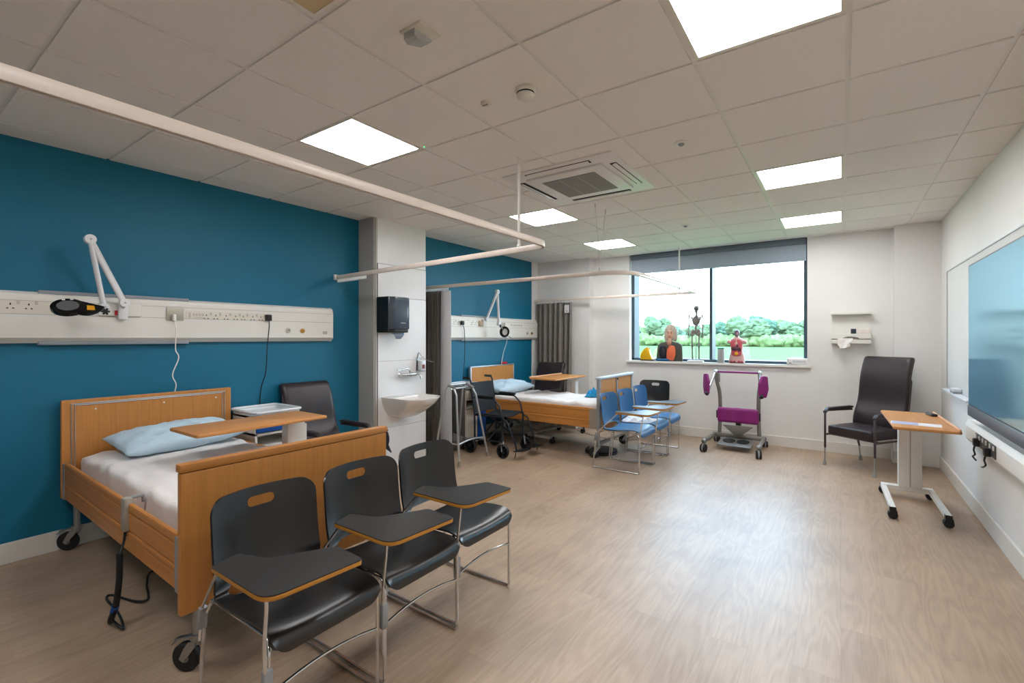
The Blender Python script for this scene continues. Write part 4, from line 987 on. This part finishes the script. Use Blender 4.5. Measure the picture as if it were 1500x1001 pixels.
# ================================================================== glove and wipe dispenser on the back wall
gd = thing('apron_dispenser', 'white wall shelf dispenser with a tissue hanging from its slot', 'dispenser', (.10, YB+.002, 1.58))
m = MB(); m.b2(-.195, .195, -.012, 0, -.19, .195); m.b2(-.20, .20, -.10, 0, .165, .2, .003); m.build('back_plate', CREAM, gd)
m = MB(); m.b2(-.20, .20, -.11, 0, -.195, -.145, .003); m.b2(-.20, .20, -.11, -.10, -.135, -.075, .003); m.b2(-.2, -.195, -.11, 0, -.19, -.08); m.b2(.195, .2, -.11, 0, -.19, -.08); m.b2(-.2, .2, -.10, 0, -.085, -.075); m.build('tray', CREAM, gd, smooth=False)
arc = [(.085*cos(a), .03*sin(a)) for a in [pi*k/16 for k in range(17)]]
MB().prism(arc, .1105, .112, Matrix.Translation((.0, 0, -.137)) @ Matrix.Rotation(pi/2, 4, 'X')).build('slot', mat('slot_shadow_grey', '6f6a62', .7), gd, smooth=False)
m = MB(); m.surf(lambda u, v: V((-.14+.10*u+.02*v+.006*sin(v*9)+.06*(1-v)*u, -.118-.006*sin(u*7+v*3)-.006*v, -.128-.11*v-.02*(1-u)*v)), 12, 12, .001); m.build('tissue', mat('white_tissue', 'e8e6e2', .85), gd, 60)
bx = thing('glove_box', 'small pale box with a dark end on the wall dispenser shelf', 'box', (.10, YB-.055, 1.508))
MB().b2(.055, .19, -.03, .03, 0, .055, .004).build('carton', mat('pale_carton', 'ddd5cb', .6, var=.08, vscale=30), bx); MB().b2(0, .054, -.03, .03, 0, .06, .004).build('dark_tub', mat('dark_blue_tub', '26323f', .4), bx)
# ================================================================== curtain tracks and curtains
TRK = mat('cream_curtain_rail', 'd9ccbf', .3)
HK = mat('white_glider', 'e8e8e6', .4)
def rail(T, pts, fil, nm='rail'):
    P = fillet(pts, fil, 8); m = MB()
    t = bmesh.new(); rings = []
    for i, p in enumerate(P):
        d = (P[min(i+1, len(P)-1)]-P[max(i-1, 0)]); d.z = 0; d.normalize(); s = V((d.y, -d.x, 0))
        rings.append([t.verts.new(p+s*a+V((0, 0, b))) for a, b in ((.011, 0), (.013, .004), (.013, .036), (.011, .04), (-.011, .04), (-.013, .036), (-.013, .004), (-.011, 0), (-.004, 0), (-.004, .012), (.004, .012), (.004, 0))])
    for A_, B_ in zip(rings, rings[1:]):
        for k in range(12): t.faces.new((A_[k], A_[(k+1) % 12], B_[(k+1) % 12], B_[k]))
    t.faces.new(rings[0]); t.faces.new(rings[-1]); bmesh.ops.recalc_face_normals(t, faces=t.faces[:]); m.merge(t)
    return m.build(nm, TRK, T, 40)
def gliders(T, pts, n):
    a, b = V(pts[0]), V(pts[1])
    for k in range(n):
        p = a.lerp(b, k/(n-1)); q = MB(); q.b2(-.003, .003, -.005, .005, -.028, .006); q.tube([(0, 0, -.02), (0, 0, -.036), (.006, 0, -.034)], .0022, 5); o = q.build('glider', HK, T, smooth=False); o.location = p
ZT = 2.08
t1 = thing('curtain_track', 'cream curtain track round the nearest bed, empty of curtain', 'curtain track', (0, 0, ZT))
rail(t1, [(XL+.005, 3.03, 0), (-1.65, 2.80, 0), (-1.65, -.95, 0)], .14)
m = MB(); m.tube([(-1.915, 2.822, .04), (-1.915, 2.822, ZC-ZT)], .011, 12); m.lathe([(.03, ZC-ZT), (.03, ZC-ZT-.01), (.014, ZC-ZT-.014)], (-1.915, 2.822, 0), 20); m.sph((-1.915, 2.822, .045), .016); m.build('ceiling_drop_rod', PLW, t1)
m = MB(); m.b2(XL+.001, XL+.03, 2.995, 3.065, -.005, .05, .004); m.build('wall_plate', PLW, t1)
gliders(t1, ((-4.38, 3.026, 0), (-3.86, 2.984, 0)), 26)
t2 = thing('curtain_track', 'cream curtain track round the far bed, hung on two thin wires', 'curtain track', (0, 0, ZT))
rail(t2, [(XL+.005, 4.325, 0), (-1.67, 4.325, 0), (-1.67, 6.97, 0), (XL+.005, 6.97, 0)], [0, .32, .03, 0])
m = MB(); m.tube([(-1.92, 6.97, .04), (-1.92, 6.97, ZC-ZT)], .011, 12); m.lathe([(.03, ZC-ZT), (.03, ZC-ZT-.01), (.014, ZC-ZT-.014)], (-1.92, 6.97, 0), 20); m.build('ceiling_drop_rod', PLW, t2)
for p in ((-1.967, 4.228), (-1.98, 4.50)):
    m = MB(); m.tube([(-1.965, 4.325, .06), (p[0], p[1], ZC-ZT)], .0028, 6); m.cyl((p[0], p[1], ZC-ZT-.05), (p[0], p[1], ZC-ZT), .006, seg=10); m.build('suspension_wire', mat('pale_wire', 'cfcac2', .4), t2)
MB().tube([(-1.965, 4.325, .035), (-1.965, 4.325, .075)], .007, 8).build('wire_clamp', STEEL, t2)
gliders(t2, ((-4.38, 4.325, 0), (-4.0, 4.325, 0)), 20); gliders(t2, ((-4.36, 6.97, 0), (-3.66, 6.97, 0)), 24)
CUR = mat('dark_grey_curtain', '6b6660', .85, var=.06, vscale=12, bump=.2, bscale=200, sheen=.1)
def curtain(label, x0, x1, y, zt, zb, folds, amp, m_, flare, edge=None):
    T = thing('curtain', label, 'curtain', ((x0+x1)/2, y, 0)); cx = (x0+x1)/2; W = x1-x0
    def f(u, v):
        a = u*folds*2*pi; z = zt+(zb-zt)*v
        am = amp*(.55+.45*v)
        return V(((u-.5)*W*(1-flare*v)+.012*sin(a*2+1)*v, am*sin(a)+.012*sin(a*.37+v*2), z))
    m = MB(); m.surf(f, int(folds*14), 14, .002); m.build('cloth', m_, T, 180)
    if edge:
        e = MB()
        def g(u, v):
            z = zt+(zb-zt)*v
            return V((W/2*(1-flare*.5*v)-.012+edge[0]*(u)*(1+.35*v)+.0*v, -.03-.03*sin(u*pi)-.02*v+edge[1]*u, z))
        e.surf(g, 10, 14, .002); e.build('leading_edge', edge[2], T, 180)
    return T
curtain('dark grey curtain bunched at the wall beside the column, its leading edge paler', -4.40, -4.08, 4.325, ZT-.035, .03, 6, .05, CUR, .0, (.12, .05, mat('pale_grey_edge', 'b4b6b8', .8, var=.03, bump=.1, bscale=150)))  # leading edge strip is coloured paler than the rest of the cloth
c2_ = curtain('grey curtain bunched in the far corner by the back wall, with a white card', -4.36, -3.66, 6.97, ZT-.035, .03, 7, .05, mat('mid_grey_curtain', '77736d', .85, var=.06, vscale=10, bump=.2, bscale=200, sheen=.1), .06)
MB().b2(.24, .325, -.068, -.062, 1.87, 2.0).build('care_card', mat('white_card', 'd9d7d8', .5), c2_, smooth=False)
MB().b2(.268, .298, -.0695, -.0675, 1.885, 1.91).build('card_mark', mat('pink_mark', 'c09a9c', .6), c2_, smooth=False)
# ================================================================== cloths
def cloth(label, loc, sx, sy, h, m_, seed, rz=0):
    m = MB()
    def f(u, v):
        x = (u-.5)*sx*(1+.15*noise.noise(V((v*3, seed, 0)))); y = (v-.5)*sy*(1+.2*noise.noise(V((u*3, seed, 5))))
        e = min(1, 5*min(u, 1-u, v, 1-v))
        z = h*(.25+.75*abs(noise.noise(V((u*4+seed, v*4, seed))))*1.8)*e
        return V((x, y, max(.002, z)))
    m.surf(f, 30, 30, .003); o = m.build('cloth', m_, None, 180); o.location = loc; o.rotation_euler = (0, 0, rz); return tag(o, label, 'cloth')
cloth('crumpled blue cloth on the mattress at the foot of the far bed', (-2.72, 5.93, .652), .30, .24, .13, mat('bright_blue_cloth', '1786b8', .8), 3)
cloth('crumpled white cloth on the seat of the middle blue chair', (-2.02, 5.56, .452), .36, .34, .07, mat('white_cloth', 'dfe3ea', .85), 8)
# ================================================================== things on the window board
ym = thing('anatomy_model', 'small yellow curved anatomy model at the left end of the window board', 'anatomy model', (-2.50, 7.262, SZ))
out = catmull([(-.085, 0, 0), (-.095, .05, 0), (-.07, .12, 0), (-.02, .175, 0), (.04, .19, 0), (.05, .13, 0), (.075, .06, 0), (.10, 0, 0)], 5)
MX = Matrix.Rotation(pi/2, 4, 'X')
MB().prism([(p.x, p.y+.015) for p in out], -.035, .035, MX, .006).build('yellow_body', mat('model_yellow', 'e8b417', .4, var=.1, vscale=10), ym)
m = MB(); m.tube([V((p.x, 0, p.y+.017)) for p in out[6:24]], .008, 8); m.build('dark_rim', mat('model_dark', '3a3430', .5), ym)
MB().b2(-.09, .13, -.045, .045, 0, .016, .004).build('base', BLK, ym); MB().rbox((.12, -.02, .025), (.05, .04, .035), .01, 6).build('white_foot', PLW, ym)
bd = thing('display_bust', 'cut-out bust of a fair haired person with model lungs on the window board', 'anatomy display', (-2.15, 7.268, SZ))
out = fillet([(-.20, 0, 0), (-.175, .24, 0), (-.12, .285, 0), (.02, .31, 0), (.13, .285, 0), (.19, .25, 0), (.20, 0, 0)], [0, .05, .05, .05, .05, .05, 0], 5, True)
MB().prism([(p.x, p.y) for p in out], -.02, .02, MX, .008).build('jacket', mat('olive_grey_jacket', '4d4c45', .7, var=.1), bd)
m = MB(); m.sph((.02, 0, .435), .1, (.98, .38, 1.30), 24); m.sph((-.045, -.005, .37), .045, (.75, .5, 1.5), 16); m.sph((.09, -.005, .37), .045, (.75, .5, 1.5), 16); m.build('hair', mat('fair_grey_hair', 'b8a999', .6, var=.25, vscale=14, stretch=(6, 6, .6)), bd, 180)
m = MB(); m.tube([(.01, -.008, .25), (.012, -.008, .35)], [.042, .036], 16, sc=(.6, 1)); m.prism([(p.x, p.y) for p in catmull([(-.045, .315, 0), (.0, .225, 0), (.05, .315, 0)], 6)], .018, .026, MX); m.build('neck', mat('printed_skin', 'd6a78e', .5), bd, 180)
m = MB(); m.sph((.018, -.014, .415), .066, (.9, .5, 1.3), 24); m.sph((.018, -.05, .405), .011, (.8, .8, 1.6), 10); fc = m.build('face', mat('printed_skin', ''), bd, 180)
m = MB(); [m.sph((x, -.044, .432), .0085, (1.4, .5, .7), 10) for x in (-.006, .04)]; [m.tube([(x-.013, -.044, .448), (x+.013, -.045, .45)], .0025, 6) for x in (-.006, .04)]; m.build('eyes', mat('printed_eye', '3c2c28', .5), fc)
MB().sph((.018, -.043, .372), .014, (1.4, .5, .42), 10).build('mouth', mat('printed_lip', 'a0564e', .5), fc)
m = MB(); m.sph((-.095, -.028, .13), .1, (.62, .3, 1.08), 20); m.sph((-.08, -.03, .2), .05, (.8, .4, .9), 16); m.build('dark_lung', mat('model_dark_lung', '1b222c', .25), bd, 180)
m = MB(); m.prism([(p.x, p.y) for p in catmull([(-.028, .05, 0), (-.025, .16, 0), (.02, .235, 0), (.075, .235, 0), (.10, .19, 0), (.10, .09, 0), (.07, .015, 0), (.03, .01, 0), (-.01, .03, 0)], 5, True)], .02, .055, MX, .012); m.build('pink_lung', mat('model_pink_lung', 'e2704c', .4, var=.08, vscale=20), bd)
MB().rbox((-.085, -.03, .02), (.2, .06, .04), .015, 8).build('blue_base', mat('model_blue', '1a5f90', .4), bd)
sk = thing('skeleton_model', 'small grey model skeleton on a white stand in front of the window', 'skeleton model', (-1.765, 7.265, SZ))
BN = mat('grey_bone', '7d7670', .6, var=.12, vscale=20)
MB().b2(-.11, .11, -.05, .05, 0, .022, .004).build('stand_base', PLW, sk); MB().tube([(-.0, .02, .02), (0, .02, .45)], .005, 8).build('stand_rod', STEEL, sk)
m = MB(); m.sph((.012, 0, .795), .043, (.9, 1.05, 1.0), 18); m.sph((.012, -.012, .752), .028, (.85, .9, .9), 14); so = m.build('skull', BN, sk, 180)
m = MB(); [m.sph((.012+x, -.039, .785), .0095, (1, .6, 1), 10) for x in (-.015, .015)]; m.sph((.012, -.042, .768), .006, (.7, .6, 1.2), 8); m.b2(-.006, .03, -.041, -.036, .748, .751); m.build('sockets', mat('bone_shadow', '2c2824', .8), so)
m = MB(); m.sph((.004, .004, .61), .055, (1.0, .62, 1.3), 16); m.build('chest_cage', BN, sk, 180)
m = MB(); m.tube(catmull([(.012, .005, .74), (.008, .012, .66), (.0, .016, .55), (.0, .008, .47), (0, .0, .42)], 6), .014, 8); m.build('spine', BN, sk)
m = MB()
for k in range(8):
    z = .675-.02*k; a = .045+.02*sin(min(1, k/6)*pi*.6)
    m.tube([V((.006+a*cos(t_), .004-.038*sin(t_)*(.8+.04*k)-.0, z-.022*abs(sin(t_*.5+.3))+.01)) for t_ in [2*pi*q/24 for q in range(24)]], .0042, 6, True)
m.tube([(.006, -.036, .68), (.006, -.044, .57)], .007, 6); m.tube([(-.075, 0, .69), (0, -.02, .685), (.09, 0, .69)], .005, 6)
for s in (-1, 1): m.prism([(s*.02, .60), (s*.06, .68), (s*.075, .66), (s*.05, .59)], -.035, -.03, MX)
m.build('ribcage', BN, sk)
m = MB()
for s in (-1, 1): m.sph((s*.038, .004, .445), .036, (.85, .45, 1.05), 14); m.sph((s*.03, -.008, .405), .02, (.8, .7, 1), 10)
m.sph((0, .012, .44), .022, (1, .6, 1.4), 12); m.build('pelvis', BN, sk, 180)
def bone(m, a, b, r): 
    a, b = V(a), V(b); m.tube([a, a.lerp(b, .12), a.lerp(b, .5), a.lerp(b, .88), b], [r*1.5, r, r*.8, r, r*1.5], 8); m.sph(a, r*1.6, seg=8); m.sph(b, r*1.6, seg=8)
for s in (-1, 1):
    m = MB(); x = s*.092; bone(m, (x, 0, .69), (x*1.05, .005, .54), .009); bone(m, (x*1.05, .005, .535), (x*1.05, -.012, .42), .0065); bone(m, (x*1.12, .006, .535), (x*1.1, -.004, .42), .006)
    m.sph((x*1.07, -.01, .405), .012, (.7, .7, 1.2), 8); [m.tube([(x*1.07+q*.007, -.01, .40), (x*1.07+q*.01, -.014, .345+abs(q)*.004)], .0032, 6) for q in (-1.5, -.5, .5, 1.5)]; m.tube([(x*1.07-s*.012, -.014, .40), (x*1.07-s*.02, -.02, .37)], .003, 6); m.build('arm', BN, sk)
    m = MB(); x = s*.05; bone(m, (x, 0, .42), (x*.95, -.005, .24), .012); bone(m, (x*.95, -.006, .232), (x*.9, .005, .06), .0105); bone(m, (x*1.1, 0, .225), (x*1.05, .006, .06), .005); m.sph((x*.95, -.016, .237), .012, seg=8)
    m.sph((x*.95, .008, .045), .013, seg=8); m.tube([(x*.95, .01, .042), (x, -.03, .032), (x*1.05, -.048, .03)], [.012, .01, .006], 8); m.build('leg', BN, sk)
tub = thing('tub', 'pale grey cylindrical tub with a green lid beside the window mullion', 'tub', (-1.415, 7.262, SZ))
MB().lathe([(0, 0), (.046, 0), (.048, .004), (.048, .2), (0, .2)], seg=28).build('body', mat('pale_grey_tub', 'a9aaa8', .45), tub); MB().lathe([(0, .198), (.05, .198), (.05, .215), (.047, .219), (0, .219)], seg=28).build('lid', mat('green_lid', '1f9b6b', .4), tub)
to = thing('torso_model', 'open torso anatomy model with red chest and dark head on the window board', 'anatomy model', (-1.205, 7.262, SZ))
m = MB()
prof = [(.0, .105, .045), (.06, .098, .045), (.14, .075, .042), (.2, .08, .045), (.27, .088, .046), (.31, .075, .04), (.335, .03, .028), (.36, .024, .025)]
def tf(u, v):
    q = v*(len(prof)-1); i = min(int(q), len(prof)-2); f_ = q-i; z, a, b = [prof[i][k]*(1-f_)+prof[i+1][k]*f_ for k in range(3)]
    return V((a*cos(2*pi*u), b*sin(2*pi*u), z+.04*(1-v)*0+.03))
m.surf(tf, 28, 24, 0, True)
for s in (-1, 1): m.sph((s*.095, 0, .30), .036, (1.0, .8, .8), 14)
m.b2(-.1, .1, -.045, .045, .0, .035, .01); m.build('torso', mat('model_skin', 'c9a39a', .45, var=.06), to, 180)
m = MB(); m.sph((0, 0, .425), .044, (.9, 1, 1.15), 20); m.sph((0, -.02, .395), .028, (.9, .8, .8), 12); m.build('head', mat('model_head', '6b6068', .4, var=.25, vscale=30), to, 180)
m = MB(); m.sph((.008, -.035, .42), .02, (.7, .6, 1), 10); m.build('face_half', mat('model_pink', 'c47d84', .45), to, 180)
m = MB(); m.prism([(p.x, p.y) for p in catmull([(-.07, .20, 0), (-.075, .30, 0), (-.03, .335, 0), (.03, .335, 0), (.075, .30, 0), (.07, .20, 0), (.05, .11, 0), (-.05, .11, 0)], 5, True)], .03, .048, MX, .006); ch_ = m.build('open_chest', mat('model_red', 'bd5560', .4, var=.2, vscale=25), to)
m = MB(); m.sph((-.022, -.046, .205), .04, (1.15, .4, .75), 14); m.sph((.038, -.046, .195), .026, (.9, .5, 1.25), 14); m.sph((.012, -.05, .245), .02, (.9, .6, 1.1), 12); m.build('organs', mat('model_dark_red', '50303f', .35), ch_, 180)
m = MB(); m.tube([(0, -.05, .335), (0, -.052, .25)], .005, 6); m.tube([(0, -.052, .30), (.02, -.052, .27)], .004, 6); m.tube([(0, -.052, .30), (-.02, -.052, .27)], .004, 6); m.build('windpipe', mat('model_cream', 'e2d3bf', .5), ch_)
m = MB(); m.sph((0, -.04, .135), .034, (.9, .4, .9), 12); m.build('yellow_organ', mat('model_yellow', ''), to, 180)
m = MB(); [m.sph((x, -.05, .022), .022, (1, .5, .8), 12) for x in (-.065, -.03, .035, .07)]; m.build('loose_organs', mat('model_dark_pink', 'a04a5a', .4, var=.3, vscale=30), to, 180)
wx = thing('carton', 'white carton lying at the right end of the window board', 'carton', (-.475, 7.262, SZ))
MB().b2(-.115, .115, -.05, .05, 0, .085, .003).build('box', mat('white_carton', 'e6e4e2', .5, var=.01), wx); MB().b2(-.09, -.06, -.0515, -.0495, .02, .03).build('printed_mark', mat('dark_print', '4a4a50', .6), wx, smooth=False); MB().b2(-.05, .10, -.0512, -.0495, .035, .06).build('printed_strip', mat('pale_print', 'c3c8cc', .6), wx, smooth=False)
# ================================================================== camera, sky, view
cam = bpy.data.cameras.new('camera'); co = bpy.data.objects.new('camera', cam); COL.objects.link(co)
co.location = (0, 0, 1.465); co.rotation_euler = (pi/2, 0, .61105)
cam.sensor_width = 36; cam.sensor_fit = 'HORIZONTAL'; cam.lens = 687.865/1500*36; cam.shift_y = -6.374/1500
cam.clip_start = .05; cam.clip_end = 1000
SC.camera = co
wd = bpy.data.worlds.new('sky'); SC.world = wd; wd.use_nodes = True; nt = wd.node_tree
bg = nt.nodes['Background']; tc = nt.nodes.new('ShaderNodeTexCoord'); sx = nt.nodes.new('ShaderNodeSeparateXYZ'); rp = nt.nodes.new('ShaderNodeValToRGB')
nt.links.new(tc.outputs['Generated'], sx.inputs[0]); nt.links.new(sx.outputs['Z'], rp.inputs[0]); nt.links.new(rp.outputs[0], bg.inputs[0])
e = rp.color_ramp.elements; e[0].position = 0; e[0].color = (.80, .90, 1, 1); e[1].position = .45; e[1].color = (.48, .72, 1, 1)
bg.inputs['Strength'].default_value = 11
vs = SC.view_settings; vs.view_transform = 'Standard'; vs.look = 'None'; vs.gamma = 1; vs.use_curve_mapping = False; vs.exposure = .68
try:
    SC.cycles.max_bounces = 10; SC.cycles.diffuse_bounces = 6; SC.cycles.transparent_max_bounces = 16; SC.cycles.sample_clamp_indirect = 6; SC.cycles.caustics_reflective = False
except Exception: pass
